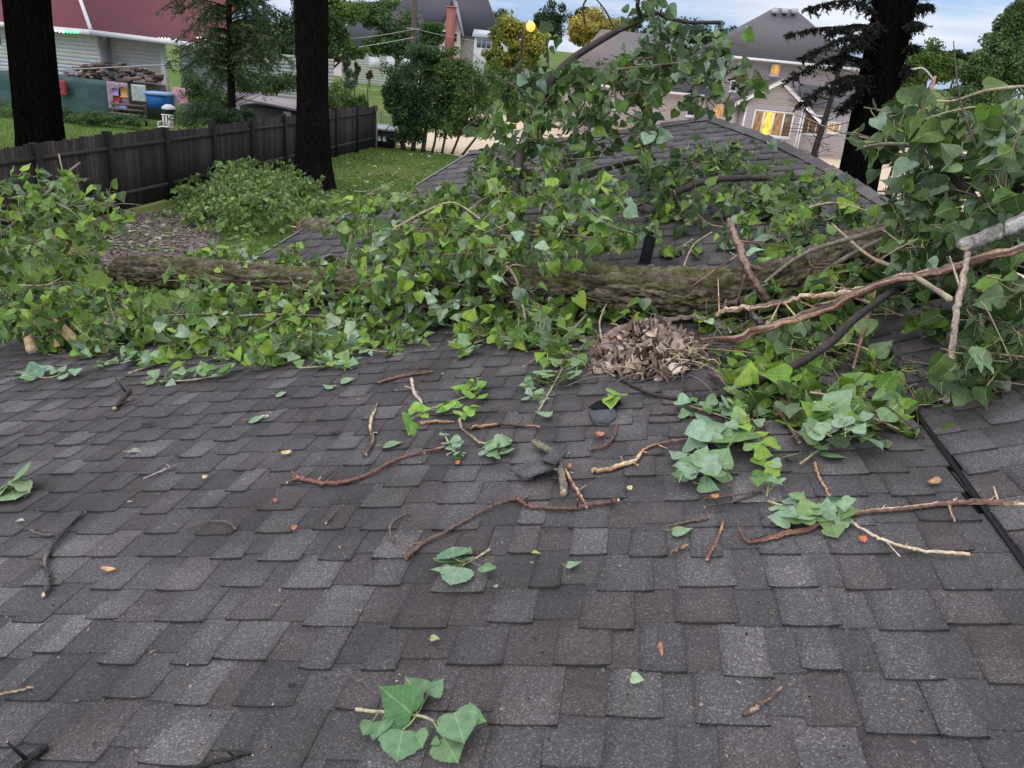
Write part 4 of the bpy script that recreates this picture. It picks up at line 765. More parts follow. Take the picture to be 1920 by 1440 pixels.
FG = [(.12, .20, .05), (.09, .16, .04), (.15, .25, .06), (.075, .13, .038), (.18, .28, .07)]; FD = [(.045, .075, .04), (.055, .09, .042), (.04, .065, .034), (.07, .11, .05)]
FY = [(.42, .32, .07), (.50, .40, .10), (.34, .28, .07), (.27, .26, .07)]; FB = [(.075, .13, .06), (.10, .16, .085), (.06, .105, .055)]; FYG = [(.17, .22, .05), (.23, .26, .06), (.11, .16, .04)]
def clump(mb, c, r, n, s, pal):
    c = np.asarray(c, float); r = np.asarray(r, float)
    D = rng.normal(0, 1, (n, 3)); D /= np.linalg.norm(D, axis=1)[:, None]; D *= (rng.random((n, 1))**.45)
    p = c+D*r; a = rng.normal(0, 1, (n, 3)); a /= np.linalg.norm(a, axis=1)[:, None]; b = np.cross(a, rng.normal(0, 1, (n, 3))); b /= np.linalg.norm(b, axis=1)[:, None]
    sz = s*rng.uniform(.6, 1.4, (n, 1)); V = np.stack([p-a*sz, p+b*sz*.55, p+a*sz, p-b*sz*.55], 1).reshape(-1, 3)
    k = random.uniform(.8, 1.25); mb.add(V, [(4*i, 4*i+1, 4*i+2, 4*i+3) for i in range(n)], [tuple(np.array(pal[int(rng.integers(len(pal)))])*k*rng.uniform(.8, 1.2)) for _ in range(n)])
def crown(mb, c, r, ncl, nper, s, pal, cs=.38):
    c = np.asarray(c, float); r = np.asarray(r, float)
    for _ in range(ncl):
        d = nrm(rng.normal(0, 1, 3)); q = c+d*r*random.uniform(.35, .92); clump(mb, q, r*cs*random.uniform(.6, 1.1), nper, s, pal)
def tree(name, label, Y, base, crowns, pal, trunk_r, ncl=26, nper=60, s=None, cat='tree', group=None, tcol=(.09, .07, .055), cs=.38, stems=1, mt=None):
    """base pixel, crowns: list of (cx,cy,rx,ry) in pixels at distance Y"""
    b = P(base[0], base[1], Y); b[2] = terr(b[0], b[1]) if len(base) < 3 else base[2]
    root = empty(name, b, label, cat, group); tb = MB(); lb = MB(); m = mpp(P(crowns[0][0], crowns[0][1], Y)); cc0 = np.mean([P(c[0], c[1], Y) for c in crowns], axis=0)
    for k in range(stems):
        off = np.array([(k-(stems-1)/2)*.5, 0, 0]); tube(tb, resample([b+off, b*.5+cc0*.5+off*1.5+rng.normal(0, .15, 3), cc0+off*2.5], 10), [trunk_r, trunk_r*.4], 9, tcol, rough=.2)
    for c in crowns:
        cp = P(c[0], c[1], Y); tube(tb, resample([b*.45+cc0*.55, cp+rng.normal(0, .2, 3)], 6), [trunk_r*.45, trunk_r*.1], 5, tcol)
        for _ in range(5):
            e = cp+rng.normal(0, .4, 3)*np.array([c[2]*m, c[2]*m*.7, c[3]*m]); tube(tb, resample([b*.35+cc0*.65, (cp+e)/2, e], 6), [trunk_r*.25, trunk_r*.06], 4, tcol)
        crown(lb, cp, (c[2]*m, c[2]*m*.8, c[3]*m), int(ncl*1.3), int(nper*1.7), (s or .16)*.62, pal, cs)
    tb.build('trunk', M_BARK, root); lb.build('crown', mt or M_FAR, root); return root
M_DKB = mat('dark_bark', rough=1, spec=0, nscale=5, namt=.6, stretch=(5, 5, .5), bump=1, bscale=7, bdist=.05)
# --- three big dark trunks
def bigtrunk(name, label, path, rad, seed):
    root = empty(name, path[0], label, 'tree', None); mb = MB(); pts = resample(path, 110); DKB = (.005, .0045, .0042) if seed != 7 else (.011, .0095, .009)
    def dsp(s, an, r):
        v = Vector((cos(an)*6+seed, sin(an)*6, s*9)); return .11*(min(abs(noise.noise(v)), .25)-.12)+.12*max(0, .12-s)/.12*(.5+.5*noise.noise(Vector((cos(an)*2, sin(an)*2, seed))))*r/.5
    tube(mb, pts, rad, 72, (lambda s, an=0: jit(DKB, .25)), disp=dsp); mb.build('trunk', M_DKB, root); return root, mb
def tpath(base, top, Y, zt):
    b = P(*base, Y); b[2] = 0; t = P(*top, Y); t2 = t+(t-b)*(zt-t[2])/max(.1, (t[2]-b[2])); return [b, b*.5+t*.5, t, t2]
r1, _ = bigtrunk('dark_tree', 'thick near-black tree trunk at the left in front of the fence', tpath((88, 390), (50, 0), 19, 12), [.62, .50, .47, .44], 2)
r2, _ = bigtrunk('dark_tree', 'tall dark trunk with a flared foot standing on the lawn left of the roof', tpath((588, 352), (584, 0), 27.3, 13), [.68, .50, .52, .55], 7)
for rt_, (cx_, cy_, cz_, R_), nn_ in ((r1, (-13.5, 17, 14.5, 6.5), 46), (r2, (-8.5, 27, 15.5, 7.5), 60)):   # unseen crowns above the frame, added to shade the lawn, trunks and fence
    lb = MB()
    for _ in range(nn_): d = nrm(rng.normal(0, 1, 3)); clump(lb, np.array([cx_, cy_, cz_])+d*np.array([R_, R_, 3.2])*random.uniform(.2, .95), (1.6, 1.6, 1.0), 150, .16, FG)
    lb.build('crown', M_FAR, rt_)
# --- wooden fence
fr = empty('wooden_fence', G(280, 385), 'dark board fence with posts running from the left edge to the lawn corner', 'fence'); A = G(280, 385); B = G(702, 277); D_ = nrm(B-A); A0 = A-D_*9; Ltot = np.linalg.norm(B-A0); np_ = int(Ltot/2.35); stp = Ltot/np_; side = np.cross(D_, (0, 0, 1)); FC = [(.045, .038, .036), (.038, .031, .030), (.055, .046, .043), (.03, .026, .025)]
for i in range(np_+1):
    q = A0+D_*stp*i; T = lambda x, y, z, q=q: tuple(q+D_*x+side*y+np.array([0, 0, z])); mb = MB(); box(mb, -.08, .08, -.08, .10, 0, 2.06+random.uniform(-.05, .08), (.02, .018, .018) if i < np_ else (.12, .10, .09), T); mb.build('post', M_WOOD, fr)
    if i == np_: break
    mb = MB(); x = .09; top = 2.0+random.uniform(-.06, .06); lean = random.uniform(-.03, .03)
    while x < stp-.1:
        wv = .14; c = jit(random.choice(FC), .2); tt = top+random.uniform(-.02, .02)+lean*x; box(mb, x, min(x+wv-.008, stp-.09), -.012, .012+random.uniform(0, .004), .06, tt, c, T); x += wv
    mb.build('board_panel', M_WOOD, fr); mb = MB()
    for z in (.45, 1.65): box(mb, .09, stp-.09, .017, .06, z, z+.09, jit((.06, .052, .05), .2), T)
    mb.build('rail', M_WOOD, fr)
mb = MB(); q = G(702, 277); tube(mb, [q+[.12, -.1, 0], q+[.12, -.1, 1.75]], .035, 8, (.5, .5, .46)); mb.build('downpipe', M_MET, fr)

# --- left house with maroon roof
YH = 45.0; hx = lambda x, y, Y=YH: P(x, y, Y)
lh = empty('white_house', [hx(100, 150)[0], YH, 0], 'white sided house with a maroon hipped roof and green and white string lights', 'house')
def clap(mb, x0, x1, z0, z1, y, c, st=.15, holes=()):
    z = z0
    while z < z1-.01:
        zt = min(z+st, z1); segs = [(x0, x1)]
        for (a, b_, c_, d_) in holes:
            if zt > c_+.01 and z < d_-.01:
                ns = []
                for s0, s1 in segs:
                    if b_ <= s0 or a >= s1: ns.append((s0, s1)); continue
                    if a > s0: ns.append((s0, a))
                    if b_ < s1: ns.append((b_, s1))
                segs = ns
        for s0, s1 in segs:
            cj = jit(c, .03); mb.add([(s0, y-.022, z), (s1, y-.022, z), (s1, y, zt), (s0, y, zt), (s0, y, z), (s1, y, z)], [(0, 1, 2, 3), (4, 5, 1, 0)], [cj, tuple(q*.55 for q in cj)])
        z = zt
xa, xb, xc = hx(-90, 60)[0], hx(183, 90)[0], hx(293, 120)[0]; ze = hx(183, 62)[2]
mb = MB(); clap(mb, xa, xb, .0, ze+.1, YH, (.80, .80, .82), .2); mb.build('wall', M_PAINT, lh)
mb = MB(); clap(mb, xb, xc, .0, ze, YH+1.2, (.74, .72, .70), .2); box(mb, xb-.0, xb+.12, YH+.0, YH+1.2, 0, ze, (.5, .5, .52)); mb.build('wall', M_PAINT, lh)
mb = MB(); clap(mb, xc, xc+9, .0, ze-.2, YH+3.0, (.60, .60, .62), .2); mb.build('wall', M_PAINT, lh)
mb = MB(); box(mb, xc-.12, xc+.12, YH+.8, YH+1.1, 0, ze, (.78, .76, .72)); mb.build('corner_post', M_PAINT, lh)
RC = (.16, .045, .055)
def roofpl(name, pts, c, th_=.18, parent=lh, m_=None):
    mb = MB(); P0 = [np.array(p, float) for p in pts]; prism(mb, P0, (0, 0, -th_), c); return mb.build(name, m_ or M_ROOFF, parent)
e0 = np.array([xa-3, YH-1.0, ze]); e1 = np.array([hx(170, 52, YH-1)[0], YH-1.0, ze+.12]); e2 = np.array([hx(345, 70, YH-.2)[0]+1.5, YH+.1, ze-.05])
roofpl('roof', [e0, e1, e1+[-4.2, 5.5, 4.2], e0+[0, 5.5, 4.0]], RC); roofpl('roof', [e1+[.03, 0, 0], e2, e2+[0, 7, 4.4], e1+[-4.17, 5.5, 4.2]], (.15, .045, .06))
mb = MB(); tube(mb, [e1+[0, -.02, .06], e1+[-4.2, 5.5, 4.28]], .10, 8, (.75, .72, .78)); mb.build('hip_trim', M_PAINT, lh)
mb = MB()
for a, b in ((e0, e1), (e1, e2)):
    d = nrm(b-a); prism(mb, [a+[0, -.08, -.22], a+[0, -.08, .03], a+[0, .06, .03], a+[0, .06, -.22]], b-a-d*.01, (.72, .72, .76))
mb.build('gutter', M_PAINT, lh); mb = MB(); box(mb, xc+3.4, xc+3.9, YH+2.93, YH+2.98, 1.2, 2.4, (.05, .05, .06)); mb.build('window', M_PAINT, lh)
mb = MB(); box(mb, hx(-40, 80)[0], hx(2, 80)[0], YH-.08, YH-.03, 2.9, 4.0, (.35, .38, .42)); mb.build('window', M_PAINT, lh)
M_GE = mat('green_bulb', col=(.1, .8, .3), emit=(.1, 1, .35), estr=3); M_WE = mat('white_bulb', col=(.9, .8, .95), emit=(1, .88, 1), estr=2.2)
sl = empty('string_lights', e1+[0, -.1, -.25], 'green and white string lights under the left house eave', 'string lights')
def ball(mb, c, r, col=(1, 1, 1), n=6):
    V = [np.asarray(c)+np.array([0, 0, r])]; 
    for j in range(1, n//2+1):
        ph = pi*j/(n//2+1)
        for k in range(n): V.append(np.asarray(c)+r*np.array([sin(ph)*cos(2*pi*k/n), sin(ph)*sin(2*pi*k/n), cos(ph)]))
    V.append(np.asarray(c)-np.array([0, 0, r])); f = [(0, 1+k, 1+(k+1) % n) for k in range(n)]; m_ = n//2
    for j in range(m_-1): f += [(1+j*n+k, 1+(j+1)*n+k, 1+(j+1)*n+(k+1) % n, 1+j*n+(k+1) % n) for k in range(n)]
    f += [(len(V)-1, 1+(m_-1)*n+(k+1) % n, 1+(m_-1)*n+k) for k in range(n)]; mb.add(V, f, col)
for x0, x1, y0, y1, g in ((98, 118, 57, 60, 0), (120, 145, 60, 61, 1), (262, 285, 69, 72, 1), (286, 316, 71, 73, 0), (318, 330, 74, 75, 1), (370, 384, 70, 72, 0), (386, 412, 74, 80, 1), (448, 462, 88, 95, 1)):
    k = max(2, int((x1-x0)/4.5))
    for i in range(k):
        x = x0+(x1-x0)*i/max(1, k-1); y = y0+(y1-y0)*i/max(1, k-1); mb = MB(); Y_ = YH-1.15 if x < 200 else YH-.3; ball(mb, P(x, y, Y_), .055); mb.build('bulb', M_GE if g else M_WE, sl)
# --- clutter in front of the left house
def tarp(label, name, x0, x1, y0, y1, Y, c, cat, mats=None, dep=.5, wob=.06, group=None):
    a, b = P(x0, y1, Y), P(x1, y0, Y); nx_, nz_ = 10, 8; V = []; f = []; cs = []
    for s in (0, 1):
        for j in range(nz_+1):
            for i in range(nx_+1): V.append((a[0]+(b[0]-a[0])*i/nx_, Y+s*dep+wob*noise.noise(Vector((i*.6, j*.6, x0))), a[2]+(b[2]-a[2])*j/nz_+wob*noise.noise(Vector((i*.5, x1, 0)))*(j/nz_)))
    n1 = (nx_+1)*(nz_+1)
    for j in range(nz_):
        for i in range(nx_): k = j*(nx_+1)+i; f += [(k, k+1, k+nx_+2, k+nx_+1), (n1+k, n1+k+nx_+1, n1+k+nx_+2, n1+k+1)]; cc_ = jit(c, .18); cs += [cc_, cc_]
    for i in range(nx_): k = nz_*(nx_+1)+i; f.append((k, k+1, n1+k+1, n1+k)); cs.append(c)
    for j in range(nz_): k = j*(nx_+1); f.append((k, k+nx_+1, n1+k+nx_+1, n1+k)); k += nx_; f.append((k, n1+k, n1+k+nx_+1, k+nx_+1)); cs += [c, c]
    mb = MB(); mb.add(V, f, cs); return single(mb, name, mats or M_PAINT, label, cat, group)
mb = MB(); cw = P(215, 140, 43)
for k in range(110):
    t = random.random(); x = 105+t*195; hgt_ = 36*(1-abs((x-205)/105)**2); y = 152-random.random()*max(3, hgt_); p = P(x, y, 42.5+random.uniform(0, 1)); s = random.uniform(.12, .3); R_ = rng.normal(0, 1, (8, 3)); V = np.array([(i, j, k2) for i in (-1, 1) for j in (-1, 1) for k2 in (-.5, .5)], float)*s*.6+R_*s*.12
    mb.add(V+p, [(0, 1, 3, 2), (4, 6, 7, 5), (0, 4, 5, 1), (2, 3, 7, 6), (0, 2, 6, 4), (1, 5, 7, 3)], jit(random.choice([(.16, .11, .09), (.10, .07, .06), (.22, .16, .12), (.07, .05, .045)]), .2))
box(mb, P(105, 150, 43)[0], P(300, 150, 43)[0], 42.8, 43.6, 0, P(200, 150, 43)[2], (.09, .08, .07)); single(mb, 'scrap_pile', M_WOOD, 'brown heap of wood and junk against the white house wall', 'scrap pile')
tarp('dark teal tarp hanging behind the left yard beds', 'tarp', -20, 210, 153, 205, 42, (.05, .10, .10), 'tarp'); tarp('red cushion at the left end of the teal tarp', 'cushion', 104, 120, 152, 176, 41.6, (.35, .05, .06), 'cushion', dep=.2)
tarp('white panel with purple and orange patches beside the tarp', 'painted_panel', 204, 238, 156, 202, 41.4, (.35, .27, .33), 'panel', dep=.05)
for (x0, x1, y0, y1, c) in ((208, 226, 166, 178, (.35, .25, .6)), (222, 238, 164, 182, (.6, .28, .08)), (211, 226, 180, 196, (.45, .06, .08)), (222, 236, 190, 202, (.2, .2, .5))):
    ob = [o for o in bpy.data.objects if o.name.startswith('painted_panel')][0]; mb = MB(); a, b = P(x0, y1, 41.3), P(x1, y0, 41.3); prism(mb, [(a[0], 41.3, a[2]), (b[0], 41.3, a[2]*.98+b[2]*.02), (b[0]-.05, 41.3, b[2]), (a[0]+.08, 41.3, b[2])], (0, .03, 0), c); o = mb.build('patch', M_PAINT, None, loc=ob.location); o.parent = ob; o.location = (0, 0, 0)
tarp('white and green board next to the blue bin', 'yard_board', 248, 272, 160, 188, 41, (.42, .46, .44), 'board', dep=.05, wob=.02); tarp('pink sheet hung right of the blue bin', 'pink_sheet', 324, 350, 166, 192, 41, (.55, .30, .36), 'sheet', dep=.05)
mb = MB(); a, b = P(275, 202, 40.5), P(315, 178, 40.5); 
for k, (s0, s1) in enumerate(((.88, 1), )): 
    V = [(a[0]+.08, 40.5, a[2]), (b[0]-.08, 40.5, a[2]), (b[0]-.08, 41.3, a[2]), (a[0]+.08, 41.3, a[2]), (a[0], 40.4, b[2]), (b[0], 40.4, b[2]), (b[0], 41.4, b[2]), (a[0], 41.4, b[2])]; mb.add(V, [(0, 3, 2, 1), (0, 1, 5, 4), (1, 2, 6, 5), (2, 3, 7, 6), (3, 0, 4, 7), (4, 5, 6, 7)], (.02, .14, .42))
box(mb, a[0]-.05, b[0]+.05, 40.33, 41.47, b[2]-.06, b[2]+.06, (.25, .40, .62)); single(mb, 'blue_bin', M_PAINT, 'bright blue plastic bin with a pale lid rim in the left yard', 'bin')
mb = MB(); a = P(212, 236, 39.5); b = P(268, 200, 39.5)
for k in range(6): z = b[2]+(a[2]-b[2])*k/5; box(mb, a[0]+.0, b[0], 39.5-.2*k*.6, 39.62-.2*k*.6, z-.05, z+.05, (.14, .12, .11))
for xx in (a[0], (a[0]+b[0])/2, b[0]): box(mb, xx-.05, xx+.05, 39.65, 39.75, 0, b[2]+.1, (.09, .075, .07))
single(mb, 'wooden_steps', M_WOOD, 'low grey wooden steps at the edge of the left lawn', 'steps')
mb = MB(); ch = P(312, 250, 36.5); ch[2] = 0; T = lambda x, y, z: (ch[0]+x, ch[1]+y, z); box(mb, -.28, .28, -.25, .25, .40, .45, (.75, .7, .7), T)
for sx in (-.26, .22):
    for sy in (-.25, .21): box(mb, sx, sx+.05, sy, sy+.05, 0, .40, (.75, .7, .7), T)
    box(mb, sx, sx+.05, -.25, .25, .62, .66, (.75, .7, .7), T); box(mb, sx, sx+.05, -.25, -.20, .45, .62, (.75, .7, .7), T)
for k in range(4): box(mb, -.24+k*.14, -.16+k*.14, .22, .25, .45, .9, (.75, .7, .7), T)
box(mb, -.28, .28, .21, .26, .9, .96, (.75, .7, .7), T); single(mb, 'garden_chair', M_PAINT, 'white plastic garden chair on the left lawn behind the fence', 'chair')
mb = MB(); gc = P(319, 240, 37.6); gc[2] = 0
for k in range(1): tube(mb, resample([gc+[0, 0, .75], gc+[0, 0, .95], gc+[0, 0, 1.12]], 8), [.16, .30, .30], 14, (.02, .02, .022)); tube(mb, resample([gc+[0, 0, 1.12], gc+[0, 0, 1.2], gc+[0, 0, 1.32]], 8), [.32, .3, .12], 14, (.55, .56, .6))
for a_ in (0, 2.1, 4.2): tube(mb, [gc+[.2*cos(a_), .2*sin(a_), 0], gc+[.1*cos(a_), .1*sin(a_), .8]], .02, 5, (.05, .05, .05))
single(mb, 'kettle_grill', M_PAINT, 'black kettle grill with a pale lid behind the garden chair', 'grill')
# --- shed behind the fence
sh = empty('garden_shed', [P(500, 210, 40)[0], 40, 0], 'low garden shed with a pinkish grey roof behind the fence', 'shed'); a = P(438, 176, 40); b = P(552, 196, 38.5); mb = MB(); prism(mb, [(a[0], 40.5, a[2]+.1), (b[0]+.6, 40.5, a[2]-.05), (b[0]+.6, 38, b[2]-.2), (a[0]+.9, 38, b[2]+.1)], (0, 0, -.08), (.33, .28, .30)); mb.build('roof', M_ROOFF, sh)
mb = MB(); box(mb, a[0]+.9, b[0]+.3, 38.3, 40.3, 0, b[2]-.25, (.10, .09, .085)); mb.build('wall', M_WOOD, sh); mb = MB(); q = P(539, 220, 38.2); box(mb, q[0]-.2, q[0]+.16, 38.24, 38.29, q[2]-.25, q[2]+.25, (.7, .7, .72)); mb.build('vent_panel', M_PAINT, sh)

# --- far houses behind the street
def hroof(mb, x0, x1, y0, y1, z0, z1, c, ridge='x', hip=0):
    ym = (y0+y1)/2; xm = (x0+x1)/2
    if ridge == 'x': V = [(x0, y0, z0), (x1, y0, z0), (x1, y1, z0), (x0, y1, z0), (x0+hip, ym, z1), (x1-hip, ym, z1)]; f = [(0, 1, 5, 4), (2, 3, 4, 5), (1, 2, 5), (3, 0, 4), (3, 2, 1, 0)]
    else: V = [(x0, y0, z0), (x1, y0, z0), (x1, y1, z0), (x0, y1, z0), (xm, y0+hip, z1), (xm, y1-hip, z1)]; f = [(0, 1, 4), (1, 2, 5, 4), (2, 3, 5), (3, 0, 4, 5), (3, 2, 1, 0)]
    mb.add(V, f, c)
def pxr(x0, y0, x1, y1, Y):
    a = P((x0+x1)/2, y1, Y); b = P((x0+x1)/2, y0, Y); m = mpp(a); w_ = (x1-x0)*m/2; return a[0]-w_, a[0]+w_, a[2], b[2]
DS = (.07, .07, .085)
h1 = empty('garage_house', [P(740, 120, 105)[0], 105, terr(0, 105)], 'long pale garage building with a dark roof beyond the street', 'house'); x0, x1, z0, z1 = pxr(640, 92, 790, 135, 105); mb = MB(); clap(mb, x0, x1, -.5, z1, 105, (.66, .64, .62), .3); box(mb, x0, x1, 105.05, 113, -.5, z1, (.6, .58, .57)); mb.build('wall', M_PAINT, h1)
mb = MB(); hroof(mb, x0-.6, x1+.6, 104.3, 114, z1, z1+4.6, (.075, .075, .09), 'x', 1.5); mb.build('roof', M_ROOFF, h1)
for xx in (702, 735, 765): a0, a1, c0, c1 = pxr(xx-11, 106, xx+11, 128, 104.95); mb = MB(); box(mb, a0, a1, 104.88, 104.95, c0, c1, (.74, .76, .8)); mb.build('garage_door', M_PAINT, h1); 
h2 = empty('chimney_house', [P(860, 90, 112)[0], 112, terr(0, 112)], 'steep roofed cream house with a red brick chimney beyond the street', 'house'); x0, x1, z0, z1 = pxr(790, 62, 925, 130, 112); mb = MB(); box(mb, x0, x1, 112, 121, 0, z1, (.62, .58, .52)); mb.build('wall', M_PAINT, h2)
mb = MB(); hroof(mb, x0-5, x1+.5, 111.2, 122, z1, z1+5.2, DS, 'x', 2.5); mb.build('roof', M_ROOFF, h2)
gx0, gx1, gz0, gz1 = pxr(826, 58, 862, 84, 109.5); mb = MB(); box(mb, gx0, gx1, 109.5, 112, 0, gz1, (.66, .62, .55)); gm = (gx0+gx1)/2; prism(mb, [(gx0, 109.55, gz1), (gx1, 109.55, gz1), (gm, 109.55, gz1+3.6)], (0, 4, 0), (.66, .62, .55)); mb.build('gable', M_PAINT, h2)
mb = MB(); 
for s in (-1, 1): e = gx0-.4 if s < 0 else gx1+.4; prism(mb, [(gm, 109.3, gz1+3.75), (e, 109.3, gz1-.4), (e, 109.3, gz1-.65), (gm, 109.3, gz1+3.5)], (0, 6, 0), (.30, .31, .36) if s > 0 else DS)
mb.build('gable_roof', M_ROOFF, h2)
c0_, c1_, d0, d1 = pxr(836, 14, 852, 66, 109); mb = MB(); box(mb, c0_, c1_, 108.4, 109.4, 2, d1, (.33, .12, .10)); box(mb, c0_-.1, c1_+.1, 108.3, 109.5, d1, d1+.15, (.4, .2, .16)); mb.build('chimney', M_PAINT, h2)
for wx, wy in ((831, 66), (852, 70)): a0, a1, c0, c1 = pxr(wx-4, wy-7, wx+4, wy+7, 109.4); mb = MB(); box(mb, a0, a1, 109.38, 109.45, c0, c1, (.03, .03, .04)); mb.build('window', M_PAINT, h2)
a0, a1, c0, c1 = pxr(888, 70, 924, 94, 108); mb = MB(); box(mb, a0, a1, 108, 112, c0-4, c1, (.55, .56, .6)); mb.build('dormer', M_PAINT, h2); mb = MB(); hroof(mb, a0-.3, a1+.3, 107.7, 112.5, c1, c1+.9, (.5, .52, .56), 'x'); mb.build('dormer_roof', M_PAINT, h2)
for k in range(3): mb = MB(); w0 = a0+.3+(a1-a0-.6)*k/3; box(mb, w0+.05, w0+(a1-a0-.6)/3-.05, 107.93, 107.98, c0+.3, c1-.25, (.12, .15, .2)); mb.build('window', M_PAINT, h2)
h3 = empty('blue_gable_house', [P(905, 60, 150)[0], 150, 0], 'small white gable just showing behind the chimney house', 'house'); a0, a1, c0, c1 = pxr(914, 52, 950, 75, 150); mb = MB(); box(mb, a0, a1, 150, 156, 0, c1, (.66, .68, .72)); mb.build('wall', M_PAINT, h3); mb = MB(); hroof(mb, a0-.5, a1+.5, 149.5, 157, c1, c1+2, (.2, .22, .26), 'y'); mb.build('roof', M_ROOFF, h3)

# --- right house
Y2 = 62.0; SID = (.47, .44, .45); TRIM = (.78, .77, .78)
rh = empty('sided_house', [P(1440, 290, Y2)[0], Y2, 0], 'two storey grey sided house with lit yellow windows and a long low wing', 'house')
M_LIT = {}
for k_, (c, s) in {'yellow': ((1, .72, .08), 1.5), 'orange': ((1, .50, .13), .95), 'amber': ((.85, .42, .14), .55), 'dim': ((.5, .25, .12), .3)}.items():
    m = bpy.data.materials.new('lit_window_'+k_); m.use_nodes = True; n = m.node_tree.nodes; l = m.node_tree.links; b = n['Principled BSDF']; t = n.new('ShaderNodeTexCoord'); mpn = n.new('ShaderNodeMapping'); mpn.inputs['Scale'].default_value = (3, 3, 1.2); l.new(t.outputs['Object'], mpn.inputs[0]); nn = n.new('ShaderNodeTexNoise'); nn.inputs['Scale'].default_value = 1.7; nn.inputs['Detail'].default_value = 2; l.new(mpn.outputs[0], nn.inputs[0])
    r = n.new('ShaderNodeValToRGB'); r.color_ramp.elements[0].position = .38; r.color_ramp.elements[1].position = .58; r.color_ramp.elements[0].color = tuple(q*.45 for q in c)+(1,); r.color_ramp.elements[1].color = (*c, 1); l.new(nn.outputs[0], r.inputs[0]); l.new(r.outputs[0], b.inputs['Emission Color']); b.inputs['Emission Strength'].default_value = s; b.inputs['Base Color'].default_value = (.05, .04, .03, 1); b.inputs['Roughness'].default_value = .2; M_LIT[k_] = m
def window(x0, y0, x1, y1, Y, panes, parent=rh, fr_=.10, curtain=None):
    """panes: list of material keys (or None for dark glass) left to right"""
    a0, a1, c0, c1 = pxr(x0, y0, x1, y1, Y); mb = MB(); box(mb, a0, a1, Y-.10, Y-.03, c0, c0+fr_, TRIM); box(mb, a0, a1, Y-.10, Y-.03, c1-fr_, c1, TRIM); n = len(panes); wd = (a1-a0)/n
    for k in range(n+1): x = a0+wd*k; x_0 = max(a0, x-fr_/2) if 0 < k < n else (a0 if k == 0 else a1-fr_); x_1 = x_0+fr_; box(mb, x_0, x_1, Y-.095, Y-.03, c0+fr_, c1-fr_, TRIM)
    w_ = mb.build('window', M_PAINT, parent)
    for k, pn in enumerate(panes):
        mb = MB(); box(mb, a0+wd*k+fr_*.5, a0+wd*(k+1)-fr_*.5, Y-.05, Y-.04, c0+fr_*.9, c1-fr_*.9, (1, 1, 1)); o = mb.build('pane', M_LIT[pn] if pn else M_GLASS, parent); o.parent = w_
        if pn == 'amber2': pass
    mb = MB(); box(mb, a0-.06, a1+.06, Y-.14, Y-.03, c0-.07, c0-.002, TRIM); o = mb.build('sill', M_PAINT, parent); o.parent = w_
    return (a0, a1, c0, c1)
# low wing (left)
wx0 = P(1062, 200, Y2)[0]; wx1 = P(1312, 210, Y2)[0]; wze = P(1190, 166, Y2)[2]; mb = MB(); clap(mb, wx0, wx1, 0, wze, Y2, (.50, .44, .43), .16); box(mb, wx0, wx1, Y2+.05, Y2+8, 0, wze, SID); mb.build('wall', M_PAINT, rh)
wzr = P(1180, 60, Y2+5)[2]; mb = MB(); hroof(mb, wx0-.6, wx1+1.5, Y2-.6, Y2+10, wze, wzr, (.15, .14, .15), 'x', 2.8); mb.build('roof', M_ROOFF, rh)
mb = MB(); box(mb, wx0-.6, wx1, Y2-.72, Y2-.6, wze-.12, wze+.06, TRIM); mb.build('gutter', M_PAINT, rh)
window(1285, 188, 1302, 218, Y2, [None]); 
# middle section and two storey block
mx0 = P(1312, 210, Y2)[0]; mx1 = P(1500, 230, Y2)[0]+.2; ez = P(1440, 112, Y2-.6)[2]
mb = MB(); clap(mb, mx0, mx1+5.2, 0, ez, Y2+.4, (.44, .40, .42), .16); box(mb, mx0, mx1+5.2, Y2+.45, Y2+10, 0, ez, SID); mb.build('wall', M_PAINT, rh)
pkz = P(1470, 16, Y2+5)[2]; rx0 = P(1335, 100, Y2-.4)[0]; rx1 = mx1+5.6; mb = MB(); pk0 = P(1452, 14, Y2+5)[0]; pk1 = P(1492, 20, Y2+5)[0]; y0_, y1_ = Y2-.5, Y2+10.5
V = [(rx0, y0_, ez), (rx1-2.2, y0_, ez), (rx1-2.2, y1_, ez), (rx0, y1_, ez), (pk0, Y2+5, pkz), (pk1, Y2+5, pkz)]; mb.add(V, [(0, 1, 5, 4), (1, 2, 5), (2, 3, 4, 5), (3, 0, 4), (3, 2, 1, 0)], (.125, .12, .13)); mb.build('roof', M_ROOFF, rh)
mb = MB(); box(mb, rx0, rx1-2.2, y0_-.12, y0_, ez-.14, ez+.04, TRIM); mb.build('gutter', M_PAINT, rh)
for vx in (1453, 1472, 1490): q = P(vx, 20, Y2+4.2); mb = MB(); box(mb, q[0]-.2, q[0]+.2, Y2+3.9, Y2+4.5, q[2]-.2, q[2]+.14, (.5, .5, .52)); mb.build('roof_vent', M_PAINT, rh)
mb = MB(); q = P(1401, 57, Y2+1.5); tube(mb, [q-[0, 0, .4], q+[0, 0, .25]], .10, 10, (.7, .7, .72)); mb.build('vent_stack', M_PAINT, rh)
window(1350, 108, 1362, 136, Y2+.4, [None]); window(1366, 150, 1380, 172, Y2+.4, [None]); window(1442, 119, 1460, 142, Y2+.4, ['orange'])
window(1335, 195, 1368, 222, Y2+.4, ['orange', 'amber']); mb = MB(); q = P(1384, 215, Y2+.2); box(mb, q[0]-.55, q[0]+.35, Y2+.28, Y2+.36, 0, q[2]+1.0, (.62, .56, .56)); mb.build('door', M_PAINT, rh)
